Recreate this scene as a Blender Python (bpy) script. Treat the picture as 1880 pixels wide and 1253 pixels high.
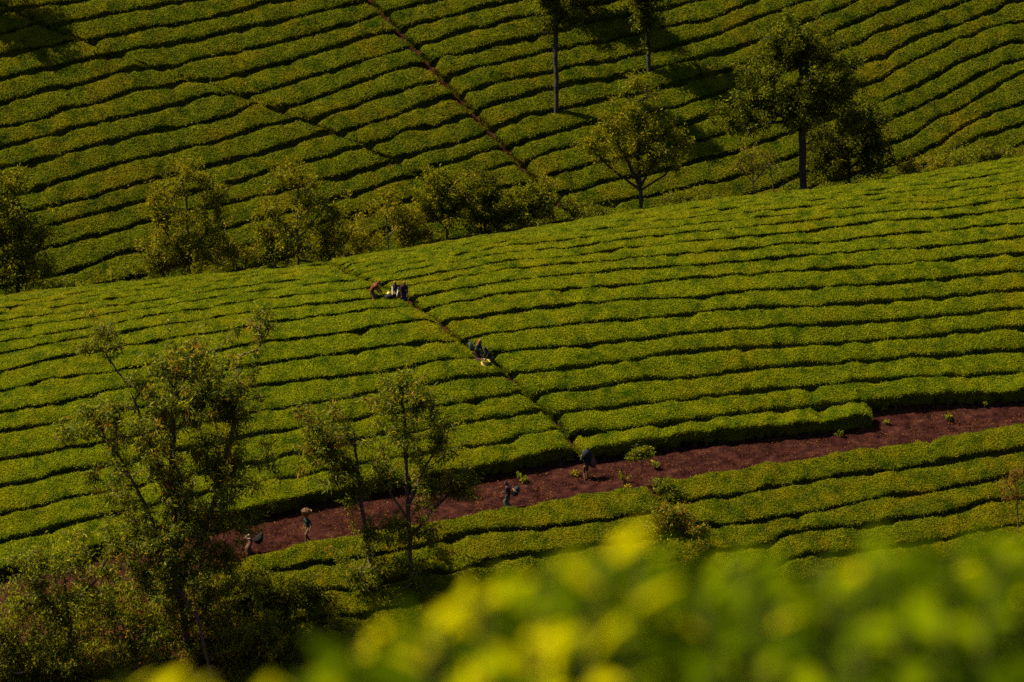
import bpy, math, random
import numpy as np
from mathutils import Vector
for o in list(bpy.data.objects): bpy.data.objects.remove(o)
SC = bpy.context.scene
COL = SC.collection
rng = np.random.default_rng(7)

# ------------------------------------------------------------------ camera
PITCH = math.radians(15.0); HFOV = math.radians(14.0)
W, H = 1880.0, 1253.0
F = W/2/math.tan(HFOV/2); CZ = 100.0
SP, CP = math.sin(PITCH), math.cos(PITCH)
cam = bpy.data.cameras.new('camera'); camo = bpy.data.objects.new('camera', cam); COL.objects.link(camo)
camo.location = (0, 0, CZ); camo.rotation_euler = (math.radians(90)-PITCH, 0, 0)
cam.sensor_width = 36; cam.angle = HFOV; cam.clip_start = .1; cam.clip_end = 3000
cam.dof.use_dof = True; cam.dof.focus_distance = 262; cam.dof.aperture_fstop = 3.3
SC.camera = camo

# ------------------------------------------------------------------ world, sun, exposure
SUN_EL = math.radians(55); SUN_DIR = Vector((1.0, -0.14, 0)).normalized()      # horizontal direction the light travels
wd = bpy.data.worlds.new('World'); SC.world = wd; wd.use_nodes = True
nt = wd.node_tree; nt.nodes.clear()
sky = nt.nodes.new('ShaderNodeTexSky'); sky.sky_type = 'NISHITA'; sky.sun_disc = False
sky.sun_elevation = SUN_EL; sky.sun_rotation = math.atan2(-SUN_DIR.x, -SUN_DIR.y)
bg = nt.nodes.new('ShaderNodeBackground'); bg.inputs[1].default_value = 0.05
wo = nt.nodes.new('ShaderNodeOutputWorld'); nt.links.new(sky.outputs[0], bg.inputs[0]); nt.links.new(bg.outputs[0], wo.inputs[0])
sl = bpy.data.lights.new('sun', 'SUN'); sl.energy = 4.5; sl.angle = math.radians(.5); sl.color = (1.0, .87, .58)
so = bpy.data.objects.new('sun', sl); COL.objects.link(so)
ld = Vector((SUN_DIR.x*math.cos(SUN_EL), SUN_DIR.y*math.cos(SUN_EL), -math.sin(SUN_EL)))
so.rotation_euler = ld.to_track_quat('-Z', 'Y').to_euler(); so.location = (-60, 200, 160)
SC.view_settings.view_transform = 'Standard'; SC.view_settings.look = 'None'
SC.view_settings.exposure = 1.95; SC.view_settings.gamma = 1.0; SC.view_settings.use_curve_mapping = False
SC.render.engine = 'CYCLES'
SC.cycles.use_denoising = False
SC.cycles.max_bounces = 6; SC.cycles.diffuse_bounces = 3; SC.cycles.transmission_bounces = 3; SC.cycles.glossy_bounces = 2

# ------------------------------------------------------------------ small helpers
def tag(o, label=None, cat=None, group=None, kind=None):
    if label: o['label'] = label
    if cat: o['category'] = cat
    if group: o['group'] = group
    if kind: o['kind'] = kind
    return o
def mesh_np(name, V, faces_list, mats, matidx=None, smooth=None):
    """V (n,3); faces_list: list of int arrays (m,k); matidx list of ints per array"""
    me = bpy.data.meshes.new(name)
    V = np.asarray(V, np.float32)
    tot = sum(len(f) for f in faces_list); loops = np.concatenate([np.asarray(f).ravel() for f in faces_list]).astype(np.int32)
    sizes = np.concatenate([np.full(len(f), np.asarray(f).shape[1]) for f in faces_list]).astype(np.int32)
    starts = np.concatenate([[0], np.cumsum(sizes)[:-1]]).astype(np.int32)
    me.vertices.add(len(V)); me.vertices.foreach_set('co', V.ravel())
    me.loops.add(len(loops)); me.loops.foreach_set('vertex_index', loops)
    me.polygons.add(tot); me.polygons.foreach_set('loop_start', starts)
    mi = np.concatenate([np.full(len(f), (matidx[i] if matidx else 0)) for i, f in enumerate(faces_list)]).astype(np.int32)
    me.polygons.foreach_set('material_index', mi)
    if smooth is not None:
        sm = np.concatenate([np.full(len(f), smooth[i]) for i, f in enumerate(faces_list)])
        me.polygons.foreach_set('use_smooth', sm.astype(bool))
    for m in mats: me.materials.append(m)
    me.update(calc_edges=True)
    return me
def link(name, me, parent=None, loc=(0, 0, 0)):
    o = bpy.data.objects.new(name, me); COL.objects.link(o); o.location = loc
    if parent is not None: o.parent = parent
    return o
def empty(name, loc=(0, 0, 0), rz=0):
    o = bpy.data.objects.new(name, None); COL.objects.link(o); o.location = loc; o.rotation_euler = (0, 0, rz); o.empty_display_size = .2
    return o
def unit(v):
    v = np.asarray(v, float); return v/np.maximum(np.linalg.norm(v, axis=-1, keepdims=True), 1e-9)
ORD = ['lowest', 'second', 'third', 'fourth', 'fifth', 'sixth', 'seventh', 'eighth', 'ninth', 'tenth', 'eleventh', 'twelfth', 'thirteenth',
       'fourteenth', 'fifteenth', 'sixteenth', 'seventeenth', 'eighteenth', 'nineteenth', 'twentieth', 'twenty-first', 'twenty-second', 'twenty-third', 'twenty-fourth', 'twenty-fifth']

# ------------------------------------------------------------------ materials
def nodes(name):
    m = bpy.data.materials.new(name); m.use_nodes = True; n = m.node_tree.nodes; n.clear()
    out = n.new('ShaderNodeOutputMaterial'); return m, m.node_tree, n, out
def ramp(n, stops):
    r = n.new('ShaderNodeValToRGB'); e = r.color_ramp.elements
    e[0].position, e[0].color = stops[0][0], (*stops[0][1], 1); e[1].position, e[1].color = stops[-1][0], (*stops[-1][1], 1)
    for p, c in stops[1:-1]:
        x = e.new(p); x.color = (*c, 1)
    return r
def leaf_mat(name, stops, patch=None, patch_scale=.3, trans=.35, rough=.6, patch_lo=.5, patch_hi=.72, spec=.06, tcol=(1.25, 1.12, .3), shade=None):
    """leaves: colour varies leaf by leaf, with broad patches of another tint"""
    m, t, n, out = nodes(name); L = t.links
    geo = n.new('ShaderNodeNewGeometry')
    r = ramp(n, stops); L.new(geo.outputs['Random Per Island'], r.inputs[0]); col = r.outputs[0]
    if patch:
        ns = n.new('ShaderNodeTexNoise'); ns.inputs['Scale'].default_value = patch_scale; ns.inputs['Detail'].default_value = 6; ns.inputs['Roughness'].default_value = .65
        L.new(geo.outputs['Position'], ns.inputs['Vector'])
        mr = n.new('ShaderNodeMapRange'); mr.inputs[1].default_value = patch_lo; mr.inputs[2].default_value = patch_hi; L.new(ns.outputs[0], mr.inputs[0])
        mx = n.new('ShaderNodeMix'); mx.data_type = 'RGBA'; L.new(mr.outputs[0], mx.inputs[0]); L.new(col, mx.inputs[6]); mx.inputs[7].default_value = (*patch, 1); col = mx.outputs[2]
    if shade:                                                           # darker, greener bushes among the young ones
        n2 = n.new('ShaderNodeTexNoise'); n2.inputs['Scale'].default_value = shade[0]; n2.inputs['Detail'].default_value = 5; n2.inputs['Roughness'].default_value = .6
        L.new(geo.outputs['Position'], n2.inputs['Vector']); r2 = ramp(n, [(.30, shade[1]), (.52, (1, 1, 1)), (.75, shade[2])]); L.new(n2.outputs[0], r2.inputs[0])
        m2 = n.new('ShaderNodeMix'); m2.data_type = 'RGBA'; m2.blend_type = 'MULTIPLY'; m2.inputs[0].default_value = 1; L.new(col, m2.inputs[6]); L.new(r2.outputs[0], m2.inputs[7]); col = m2.outputs[2]
    p = n.new('ShaderNodeBsdfPrincipled'); L.new(col, p.inputs['Base Color']); p.inputs['Roughness'].default_value = rough; p.inputs['Specular IOR Level'].default_value = spec
    tr = n.new('ShaderNodeBsdfTranslucent'); mm = n.new('ShaderNodeMix'); mm.data_type = 'RGBA'; mm.blend_type = 'MULTIPLY'; mm.inputs[0].default_value = 1
    L.new(col, mm.inputs[6]); mm.inputs[7].default_value = (*tcol, 1); L.new(mm.outputs[2], tr.inputs[0])
    ms = n.new('ShaderNodeMixShader'); ms.inputs[0].default_value = trans; L.new(p.outputs[0], ms.inputs[1]); L.new(tr.outputs[0], ms.inputs[2]); L.new(ms.outputs[0], out.inputs[0])
    return m
def rough_mat(name, stops, scale=3., detail=8., bump=.0, bscale=20., rough=.9, spec=.1):
    m, t, n, out = nodes(name); L = t.links
    geo = n.new('ShaderNodeNewGeometry'); ns = n.new('ShaderNodeTexNoise'); ns.inputs['Scale'].default_value = scale; ns.inputs['Detail'].default_value = detail; ns.inputs['Roughness'].default_value = .7
    L.new(geo.outputs['Position'], ns.inputs['Vector']); r = ramp(n, stops); L.new(ns.outputs[0], r.inputs[0])
    p = n.new('ShaderNodeBsdfPrincipled'); L.new(r.outputs[0], p.inputs['Base Color']); p.inputs['Roughness'].default_value = rough; p.inputs['Specular IOR Level'].default_value = spec
    if bump:
        n2 = n.new('ShaderNodeTexNoise'); n2.inputs['Scale'].default_value = bscale; n2.inputs['Detail'].default_value = 5; L.new(geo.outputs['Position'], n2.inputs['Vector'])
        b = n.new('ShaderNodeBump'); b.inputs['Strength'].default_value = bump; b.inputs['Distance'].default_value = .1; L.new(n2.outputs[0], b.inputs['Height']); L.new(b.outputs[0], p.inputs['Normal'])
    L.new(p.outputs[0], out.inputs[0]); return m
M = {}
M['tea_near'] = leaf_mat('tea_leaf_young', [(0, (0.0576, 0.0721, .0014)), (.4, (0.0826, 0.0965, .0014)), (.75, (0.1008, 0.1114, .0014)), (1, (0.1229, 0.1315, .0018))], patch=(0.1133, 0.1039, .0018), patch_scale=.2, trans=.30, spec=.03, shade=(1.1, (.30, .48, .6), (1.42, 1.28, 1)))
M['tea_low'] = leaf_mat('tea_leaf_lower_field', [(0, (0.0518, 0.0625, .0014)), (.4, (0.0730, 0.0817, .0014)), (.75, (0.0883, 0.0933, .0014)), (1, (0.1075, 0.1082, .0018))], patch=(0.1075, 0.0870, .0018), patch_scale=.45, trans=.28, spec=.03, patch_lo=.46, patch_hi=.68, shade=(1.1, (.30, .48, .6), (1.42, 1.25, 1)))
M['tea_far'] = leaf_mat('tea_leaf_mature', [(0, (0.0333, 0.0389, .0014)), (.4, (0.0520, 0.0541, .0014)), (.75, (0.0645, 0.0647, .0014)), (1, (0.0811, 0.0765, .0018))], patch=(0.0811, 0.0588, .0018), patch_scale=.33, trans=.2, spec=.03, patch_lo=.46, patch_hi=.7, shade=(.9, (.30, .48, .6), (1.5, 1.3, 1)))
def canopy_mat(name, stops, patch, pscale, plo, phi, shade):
    """the packed leaf surface under the outer leaves: same tints, shade between leaves painted in as fine dark flecks"""
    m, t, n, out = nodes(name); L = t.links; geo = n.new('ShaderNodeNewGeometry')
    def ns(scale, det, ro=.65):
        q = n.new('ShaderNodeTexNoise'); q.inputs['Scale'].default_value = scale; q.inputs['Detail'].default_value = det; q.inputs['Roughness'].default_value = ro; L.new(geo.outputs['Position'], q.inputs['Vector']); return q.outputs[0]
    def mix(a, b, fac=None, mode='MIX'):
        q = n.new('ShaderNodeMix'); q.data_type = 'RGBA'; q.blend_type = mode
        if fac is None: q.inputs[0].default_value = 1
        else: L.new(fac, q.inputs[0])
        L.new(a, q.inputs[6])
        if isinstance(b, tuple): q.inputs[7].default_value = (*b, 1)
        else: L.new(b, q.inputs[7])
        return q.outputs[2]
    fine = ns(12, 3); r = ramp(n, stops); L.new(fine, r.inputs[0]); mr = n.new('ShaderNodeMapRange'); mr.inputs[1].default_value = plo; mr.inputs[2].default_value = phi; mr.inputs[4].default_value = .7; L.new(ns(pscale, 6), mr.inputs[0])  # dark end of the fine noise paints in the shade between leaves
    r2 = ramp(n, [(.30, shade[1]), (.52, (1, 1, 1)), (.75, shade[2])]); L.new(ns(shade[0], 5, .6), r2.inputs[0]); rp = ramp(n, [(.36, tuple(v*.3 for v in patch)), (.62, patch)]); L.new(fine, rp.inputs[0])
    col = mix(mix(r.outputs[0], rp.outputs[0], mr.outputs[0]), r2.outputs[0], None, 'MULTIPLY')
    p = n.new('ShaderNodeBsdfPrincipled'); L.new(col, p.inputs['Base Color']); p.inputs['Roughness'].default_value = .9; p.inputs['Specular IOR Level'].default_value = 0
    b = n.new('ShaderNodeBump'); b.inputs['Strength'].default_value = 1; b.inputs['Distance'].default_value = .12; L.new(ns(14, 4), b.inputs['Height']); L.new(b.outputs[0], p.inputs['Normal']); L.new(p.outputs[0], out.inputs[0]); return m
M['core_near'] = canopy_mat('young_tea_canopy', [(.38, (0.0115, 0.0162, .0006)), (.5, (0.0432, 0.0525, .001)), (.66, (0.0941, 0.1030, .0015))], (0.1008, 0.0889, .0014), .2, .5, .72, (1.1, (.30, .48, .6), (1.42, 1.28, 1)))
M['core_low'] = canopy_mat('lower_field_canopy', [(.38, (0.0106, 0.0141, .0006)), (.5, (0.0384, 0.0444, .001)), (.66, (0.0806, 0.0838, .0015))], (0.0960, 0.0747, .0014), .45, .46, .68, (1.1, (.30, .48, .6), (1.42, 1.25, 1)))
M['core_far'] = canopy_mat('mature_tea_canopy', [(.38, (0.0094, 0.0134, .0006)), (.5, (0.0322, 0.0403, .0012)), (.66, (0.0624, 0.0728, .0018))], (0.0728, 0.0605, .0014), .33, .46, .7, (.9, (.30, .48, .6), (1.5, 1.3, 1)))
M['soil'] = rough_mat('red_soil', [(.3, (.016, .006, .0035)), (.55, (.036, .013, .007)), (.75, (.06, .023, .010))], 2.2, 10, .8, 9, spec=0.)
M['road'] = rough_mat('trodden_red_earth', [(.30, (0.0040, 0.0014, 0.0014)), (.45, (0.0128, 0.0044, 0.0039)), (.56, (0.0229, 0.0077, 0.0062)), (.66, (0.0378, 0.0148, 0.0090)), (.78, (0.0634, 0.0290, 0.0136))], 1.5, 14, 1.0, 9, spec=0.)
M['litter'] = leaf_mat('dry_litter', [(0, (.006, .0022, .0014)), (.4, (.024, .0085, .0045)), (.75, (.075, .026, .008)), (1, (.15, .07, .012))], trans=.1, spec=0.)
M['stem'] = rough_mat('tea_stem_bark', [(.3, (.025, .017, .009)), (.7, (.06, .042, .02))], 14)
M['bark'] = rough_mat('grey_brown_bark', [(.3, (.035, .024, .016)), (.7, (.09, .062, .04))], 7, 8, .5, 16)
M['bark_pale'] = rough_mat('pale_brown_bark', [(.3, (.085, .05, .03)), (.7, (.2, .125, .07))], 5, 8, .4, 16)
M['bark_dark'] = rough_mat('dark_bark', [(.3, (.012, .010, .008)), (.7, (.034, .026, .018))], 6, 8, .5, 14)

M['euc'] = leaf_mat('long_drooping_leaf', [(0, (.024, .038, .0012)), (.4, (.060, .080, .0016)), (.75, (.112, .124, .002)), (.95, (.19, .18, .003)), (1, (.22, .10, .008))], trans=.5, spec=.12)
M['euc_red'] = leaf_mat('reddish_tip_leaf', [(0, (.045, .044, .001)), (.45, (.11, .085, .002)), (.75, (.17, .09, .004)), (1, (.24, .08, .008))], trans=.5, spec=.12)
M['oak'] = leaf_mat('feathery_dark_leaf', [(0, (.030, .040, .0008)), (.5, (.072, .082, .001)), (.85, (.115, .118, .0014)), (1, (.155, .148, .002))], trans=.48, spec=.05)
M['oak_dark'] = leaf_mat('deep_green_leaf', [(0, (.016, .022, .0005)), (.6, (.040, .048, .0006)), (1, (.07, .074, .001))], trans=.42, spec=.05)
M['olive'] = leaf_mat('olive_yellow_leaf', [(0, (.055, .057, .0008)), (.5, (.112, .106, .001)), (.85, (.165, .145, .0014)), (1, (.21, .155, .002))], trans=.48, spec=.05)
M['shrub'] = leaf_mat('fresh_shrub_leaf', [(0, (.03, .046, .0006)), (.5, (.085, .10, .0008)), (.85, (.15, .15, .0015)), (1, (.23, .18, .003))], trans=.42, spec=.08)
M['gold'] = leaf_mat('golden_leaf', [(0, (.05, .05, .001)), (.5, (.14, .12, .0015)), (1, (.28, .19, .004))], trans=.4)
M['grass'] = leaf_mat('rank_grass', [(0, (.04, .06, .0008)), (.5, (.085, .105, .001)), (.9, (.13, .135, .002)), (1, (.17, .11, .004))], trans=.48)

# ------------------------------------------------------------------ the lie of the land
def ray(u, v):
    a = (np.asarray(u, float)-W/2)/F; b = (H/2-np.asarray(v, float))/F
    return np.stack([a, CP+b*SP, -SP+b*CP], -1)
def proj(p):
    p = np.asarray(p, float); x, y, z = p[..., 0], p[..., 1], p[..., 2]-CZ
    d = y*CP-z*SP; up = y*SP+z*CP
    return W/2+F*x/d, H/2-F*up/d
def _h(i, j, s):
    n = (i.astype(np.int64)*374761393+j.astype(np.int64)*668265263+s*974711) & 0x7fffffff
    n = ((n ^ (n >> 13))*1274126177) & 0x7fffffff
    return ((n ^ (n >> 16)) & 0xffff)/32767.5-1.0
def noise2(x, y, s=0):
    x = np.asarray(x, float); y = np.asarray(y, float)*np.ones_like(x)
    i = np.floor(x).astype(np.int64); j = np.floor(y).astype(np.int64); fx = x-i; fy = y-j
    fx = fx*fx*(3-2*fx); fy = fy*fy*(3-2*fy)
    a = _h(i, j, s); b = _h(i+1, j, s); c = _h(i, j+1, s); d = _h(i+1, j+1, s)
    return (a*(1-fx)+b*fx)*(1-fy)+(c*(1-fx)+d*fx)*fy
K = 0.25; Y0 = 240.0
def yroad(x): return Y0+K*x
_rp = [1.02969313e-05, -9.13660087e-04, 9.99260114e-02, 2.62930668e+01]       # level of the road along the hill
def zroad(x):
    xx = np.clip(x, -55, 55)
    return np.polyval(_rp, xx)+(np.asarray(x)-xx)*0.05
ST = np.array([-200, -30, -14, -5, -3.4, -2.6, 1.6, 2.4, 7.5, 12, 16, 20, 24, 28, 32, 37, 60, 200.])
SA = np.array([30, 30, 32, 32, 30, 13, 12, 35, 34, 28, 20, 12, 4, -4, -11, -20, -25, -25.])
_tt = np.linspace(-260, 200, 9201); _q = np.cumsum(np.tan(np.radians(np.interp(_tt, ST, SA))))*(_tt[1]-_tt[0]); _q -= np.interp(0, _tt, _q)
MX = np.array([-60, -34, -25, -15, -6, 5, 15, 25, 34, 60.]); MV = np.array([1.205, 1.018, .95, .883, .879, .888, .896, .874, .881, .947])
_q2 = float(np.interp(2., _tt, _q))
def tnear(x, y):
    t = y-yroad(x); m = np.interp(x, MX, MV)
    te = np.where(t > 2, 2+(t-2)/m, t); q = np.interp(te, _tt, _q); q = np.where(t > 2, _q2+(q-_q2)*m, q)
    return zroad(x)+q+0.25*noise2(x/9., y/9., 3)*np.clip((np.abs(t)-3)/5, 0, 1)
KF = 0.22; YF = 285.0; SLOPE = math.tan(math.radians(38))
def yfar(x): return YF+KF*x
_fp = [2.02432051e-04, 8.98690924e-02, 3.17130600e+01]
def tfar(x, y):
    t = y-yfar(x)
    tt = np.where(t < 34, t, 34+18*np.tanh((t-34)/18.))
    return np.polyval(_fp, np.clip(x, -70, 70))-0.8+SLOPE*tt+.3*noise2(x/10., y/10., 9)
def tcam(x, y): return CZ-1.8-.46*np.maximum(y, 0)-.05*np.minimum(y, 0)+.002*np.abs(x)
def smax(a, b, k): 
    h = np.clip(.5+.5*(a-b)/k, 0, 1); return b*(1-h)+a*h+k*h*(1-h)
def T(x, y):
    x = np.asarray(x, float); y = np.asarray(y, float)
    return smax(smax(tnear(x, y), tfar(x, y), 1.5), tcam(x, y), 6.)
def unproj(u, v, surf, off, ymin, ymax):
    u = np.atleast_1d(np.asarray(u, float)); v = np.atleast_1d(np.asarray(v, float))
    r = ray(u, v); ys = np.arange(ymin, ymax, .25); S = ys[None, :]/r[:, 1:2]
    X = r[:, 0:1]*S; Z = r[:, 2:3]*S+CZ; Y = np.broadcast_to(ys, X.shape)
    D = Z-(surf(X, Y)+(off(X, Y) if callable(off) else off)); below = D < 0
    i = np.argmax(below, 1); ok = below.any(1); i = np.where(ok, i, np.argmin(D, 1))
    k = np.maximum(i-1, 0); a = np.take_along_axis(D, k[:, None], 1)[:, 0]; b = np.take_along_axis(D, i[:, None], 1)[:, 0]
    f = np.clip(a/np.where(abs(a-b) < 1e-9, 1, a-b), 0, 1); y = np.where(ok, ys[k]+(ys[i]-ys[k])*f, ys[i]); s = y/r[:, 1]
    return np.stack([r[:, 0]*s, y, r[:, 2]*s+CZ], -1)
def ground_near(u, v): return unproj(u, v, tnear, 0., 205, 300)[0]
def ground_far(u, v): return unproj(u, v, tfar, 0., 262, 360)[0]
def at_depth(u, v, y):
    r = ray(u, v); s = y/r[1]; return np.array([r[0]*s, y, r[2]*s+CZ])

def axis(dense, step, outs):
    a = list(np.arange(dense[0], dense[1]+1e-6, step))
    return np.array(sorted(set([round(v, 4) for v in a]+outs)))
gx = axis((-52, 52), .6, [-900, -500, -300, -200, -140, -100, -80, -68, -60, 60, 68, 80, 100, 140, 200, 300, 500, 900])
gy = axis((206, 324), .5, [-300, -150, -60, -20, -8, -3, 0, 2, 4, 6, 8, 11, 15, 20, 28, 40, 55, 75, 95, 115, 135, 150, 165, 175, 182, 188, 193, 197, 200, 203, 328, 333, 340, 350, 365, 385, 420, 480, 600, 900])
GX, GY = np.meshgrid(gx, gy); GZ = T(GX, GY)
nx, ny = len(gx), len(gy); idx = np.arange(nx*ny).reshape(ny, nx)
quads = np.stack([idx[:-1, :-1], idx[:-1, 1:], idx[1:, 1:], idx[1:, :-1]], -1).reshape(-1, 4)
o = link('ground', mesh_np('ground', np.stack([GX, GY, GZ], -1).reshape(-1, 3), [quads], [M['soil']], smooth=[True]))
tag(o, 'red soil hillside under the tea hedges', kind='structure')

def ribbon(name, xs, y0, y1, ncross, lift, mat, label, rough=.06):
    V = []; n = len(xs)
    for c in np.linspace(0, 1, ncross):
        y = y0+(y1-y0)*c; V.append(np.stack([xs, y, T(xs, y)+lift+rough*noise2(xs*1.7, y*2.3, 41)+.05*noise2(xs*3.7, y*4.3, 42)-.10*np.exp(-((y-yroad(xs)+1.9+.15*noise2(xs*.3, 0, 5))/.22)**2)-.10*np.exp(-((y-yroad(xs)+.45+.15*noise2(xs*.3, 0, 5))/.22)**2)+.06], -1))
    V = np.stack(V, 0); idx = np.arange(ncross*n).reshape(ncross, n)
    q = np.stack([idx[:-1, :-1], idx[:-1, 1:], idx[1:, 1:], idx[1:, :-1]], -1).reshape(-1, 4)
    o = link(name, mesh_np(name, V.reshape(-1, 3), [q], [mat], smooth=[True])); return tag(o, label, kind='structure')
xs = np.arange(-62, 62, .25)
ribbon('dirt_road', xs, yroad(xs)-2.9, yroad(xs)+1.9+.5*np.clip((xs-24)/2, 0, 1), 36, .09, M['road'], 'trodden red earth road crossing the slope')

# ------------------------------------------------------------------ tea hedges: where the dark gaps between the rows run
def pts(s, ox, oy, k): 
    a = [float(v) for v in s.split()]; return [(ox+a[i]/k, oy+a[i+1]/k) for i in range(0, len(a), 2)]
def q1(s): return pts(s, 0, 500, 2.506)
def q2(s): return pts(s, 470, 420, 2.506)
def q3(s): return pts(s, 940, 340, 2.506)
def q4(s): return pts(s, 1410, 280, 2.506)
def px(s): return pts(s, 0, 0, 1)
def z1(s): return pts(s, 0, 0, 2.914)
def z2(s): return pts(s, 620, 0, 2.914)
def z3(s): return pts(s, 1240, 0, 2.914)
def z4(s): return pts(s, 0, 410, 2.914)
ROW_R = [px('1065 822 1250 793 1410 777 1510 767 1590 759 1700 750'),
 q3('310 1150 589 1115 820 1085 1178 1035')+px('1510 745 1601 735 1650 729 1729 723 1880 716'),
 q3('230 1050 589 1010 880 975')+q4('0 1100 480 1050 800 1030 1178 1010'),
 q3('130 960 400 935 500 910 880 880')+q4('0 995 400 965 589 950 1178 905'),
 q3('40 880 200 850 589 805 760 770')+q4('0 895 300 880 589 860 1178 805'),
 q3('0 765 280 745 589 710 770 690')+q4('0 805 210 795 589 775 1178 720'),
 q3('0 670 320 635 589 620 720 600 1000 575')+q4('0 715 250 710 589 685 1178 635'),
 q3('0 580 300 550 500 530 850 515')+q4('0 630 380 615 589 600 900 575 1178 545'),
 q3('0 500 340 475 589 455 800 430')+q4('0 555 440 530 700 505 1178 465'),
 q3('0 440 400 400 589 385 760 375')+q4('0 490 500 450 830 430 1178 390'),
 q3('0 383 300 360 589 335 880 312')+q4('0 430 300 410 440 390 700 370 1178 325'),
 q3('0 345 300 325 540 290 900 255')+q4('0 380 200 360 480 320 850 300 1178 255')]
ROW_L = [px('1070 818 945 838 889 851 740 873 586 899 470 925 300 965 150 1002 0 1038'),
 q2('1178 985 1000 1000 700 1045 300 1115 0 1170')+px('200 945 0 995'),
 q2('1178 870 960 890 870 915 500 965 380 990 0 1080')+px('200 901 0 945'),
 q2('1178 770 1000 790 450 880 0 950')+px('152 863 0 895'),
 q2('1145 670 900 695 540 760 0 845')+px('96 831 0 845'),
 q2('1050 590 800 615 560 665 90 710 0 725')+px('108 777 0 793'),
 q2('940 515 600 545 350 580 60 620 0 630')+px('220 714 96 742 0 759'),
 q2('830 415 560 455 330 490 110 515 0 530')+px('223 680 96 695 0 719.5'),
 q2('740 350 520 375 300 400 120 425 30 440')+px('144 650 0 683.6'),
 q2('690 300 520 320 250 350 0 380')+px('144 622 0 650'),
 q2('640 262 400 285 0 325')+px('144 605 0 628'),
 q2('560 228 250 255 0 285')+px('144 587 0 606')]
ROW_B = [px('1200 885 1250 875 1350 860 1410 848 1527 829 1622 815 1692 806 1780 792 1880 777'),
 px('1257 925 1315 916 1410 897 1530 876 1650 862 1760 845 1880 827'),
 px('1297 970 1410 957 1530 934 1625 912 1697 907 1760 892 1840 879 1880 872'),
 px('1435 982 1560 970 1660 955 1710 951 1760 940 1810 920 1870 918'),
 px('1800 977 1880 962')]
ROW_C = [px('430 1028 560 992 620 983 800 955 900 936 940 930 1035 912 1110 897 1180 890 1205 890'),
 px('430 1066 504 1048 631 1031 785 1001 840 984 895 976 1008 971 1080 960 1230 938'),
 px('640 1088 764 1060 840 1049 874 1037 956 1020 994 1020 1100 1003 1260 983')]
ROW_FA = [z1('0 185 120 155 330 100'), z1('0 310 150 280 330 235 490 215'), z1('0 430 200 385 400 340 560 300 700 270'), z1('0 565 230 490 480 440 700 375 900 340'),
 z1('0 685 230 640 300 605 500 560 720 490 970 445'), z1('0 800 300 720 560 655 860 590 1000 550 1170 490'),
 z1('0 905 200 870 560 775 860 700 1000 680 1240 620 1340 570 1420 550'),
 z1('0 1060 250 1000 400 950 560 905 740 850 900 825 1000 795 1200 750 1370 700 1480 670 1600 640'),
 z1('0 1175 240 1115 480 1060 740 985 1170 885 1400 830 1560 770 1780 700'),
 z1('0 1285 230 1220 560 1130 820 1070 1240 990 1400 935 1640 865')+z2('0 830 140 790'),
 z1('0 1400 370 1305 600 1240 830 1175 1400 1050 1740 965')+z2('0 955 320 860'),
 px('0 527 79 510 137 500 220 468 247 463 450 412')+z2('40 1060 420 940'),
 px('182 530 261 509 450 452 620 403 668 393')]
ROW_FB = [z1('80 45 500 5'), z1('270 145 480 100 700 65 870 30 1050 0'), z1('490 225 800 150 1010 130 1150 95 1270 70 1400 25 1580 0'),
 z1('560 290 700 280 900 235 1050 230 1110 200 1250 160 1510 125 1620 90 1865 35')+z2('170 10'),
 z1('900 375 1000 340 1130 300 1290 280 1500 235 1640 200')+z2('0 155 150 105 245 75'), z1('1110 445 1280 400 1500 345 1640 305')+z2('0 250 180 190 320 165'),
 z1('1340 520 1500 465 1650 420')+z2('0 370 200 310 400 260'), z1('1510 590 1640 545')+z2('0 490 200 420 350 360 480 335'),
 z1('1690 650')+z2('0 605 240 515 480 450 570 430'), z2('0 705 200 660 380 590 540 530 640 520'), z2('165 770 290 745 350 700 530 680 720 610'),
 z2('340 860 520 800 700 760 820 710'), z2('430 920 660 860 880 785'), z2('560 1000 800 915 940 880')]
ROW_FC = [z2('270 65 450 30 560 0'), z2('380 140 620 90 680 70 850 30 1000 5'), z2('470 240 560 210 620 180 830 145 940 100 1090 85 1500 0'),
 z2('530 310 700 285 880 235 1100 190 1400 120')+z3('0 35 100 5'), z2('600 410 760 365 950 320 1150 275 1300 245 1430 230')+z3('0 135 170 115 290 70 460 0'),
 z2('690 495 830 455 1000 410 1150 390 1240 360 1400 340')+z3('0 250 140 215 250 180 400 115 500 85 660 20 740 0'),
 z2('770 585 900 545 1060 500 1290 445 1500 425')+z3('0 350 100 320 300 280 400 245 810 75 980 0'),
 z2('870 685 1000 625 1160 590 1300 565')+z3('0 465 150 410 260 390 850 175 1000 110 1240 0'),
 z2('950 775 1060 745 1240 690 1400 655')+z3('0 575 350 470 910 260 1010 225 1080 175 1300 110 1500 25 1600 0'),
 z2('1020 860 1200 800 1280 780')+z3('0 685 150 635 960 350 1130 310 1200 250 1330 190 1500 140 1680 80 1760 60'),
 z2('1210 925 1360 880')+z3('70 770 290 710 1030 455 1120 430 1160 385 1330 300 1450 245 1680 150 1865 115'),
 z2('1240 1030 1400 985 1520 960')+z3('0 905 100 870 200 850 350 805 1090 555 1300 460 1500 345 1700 270 1865 220'),
 z2('1300 1110 1640 1060 1740 1040')+z3('160 990 280 970 1120 660 1300 580 1500 480 1620 410 1770 345 1865 325'),
 z3('500 1010 1170 765 1280 735 1360 660 1600 550 1720 460 1830 410'), z3('700 1010 1160 880 1260 850 1400 790 1500 710 1700 600 1865 560'),
 z3('1200 960 1450 830 1620 745 1780 690 1865 670'), z3('1500 930 1750 835 1865 770')]
PATH_N = px('600 470 640 497 661 508 745 540 765 558 801 582 845 619 913 661 945 690 972 722 1016 757 1040 789 1066 822 1080 840')
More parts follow.
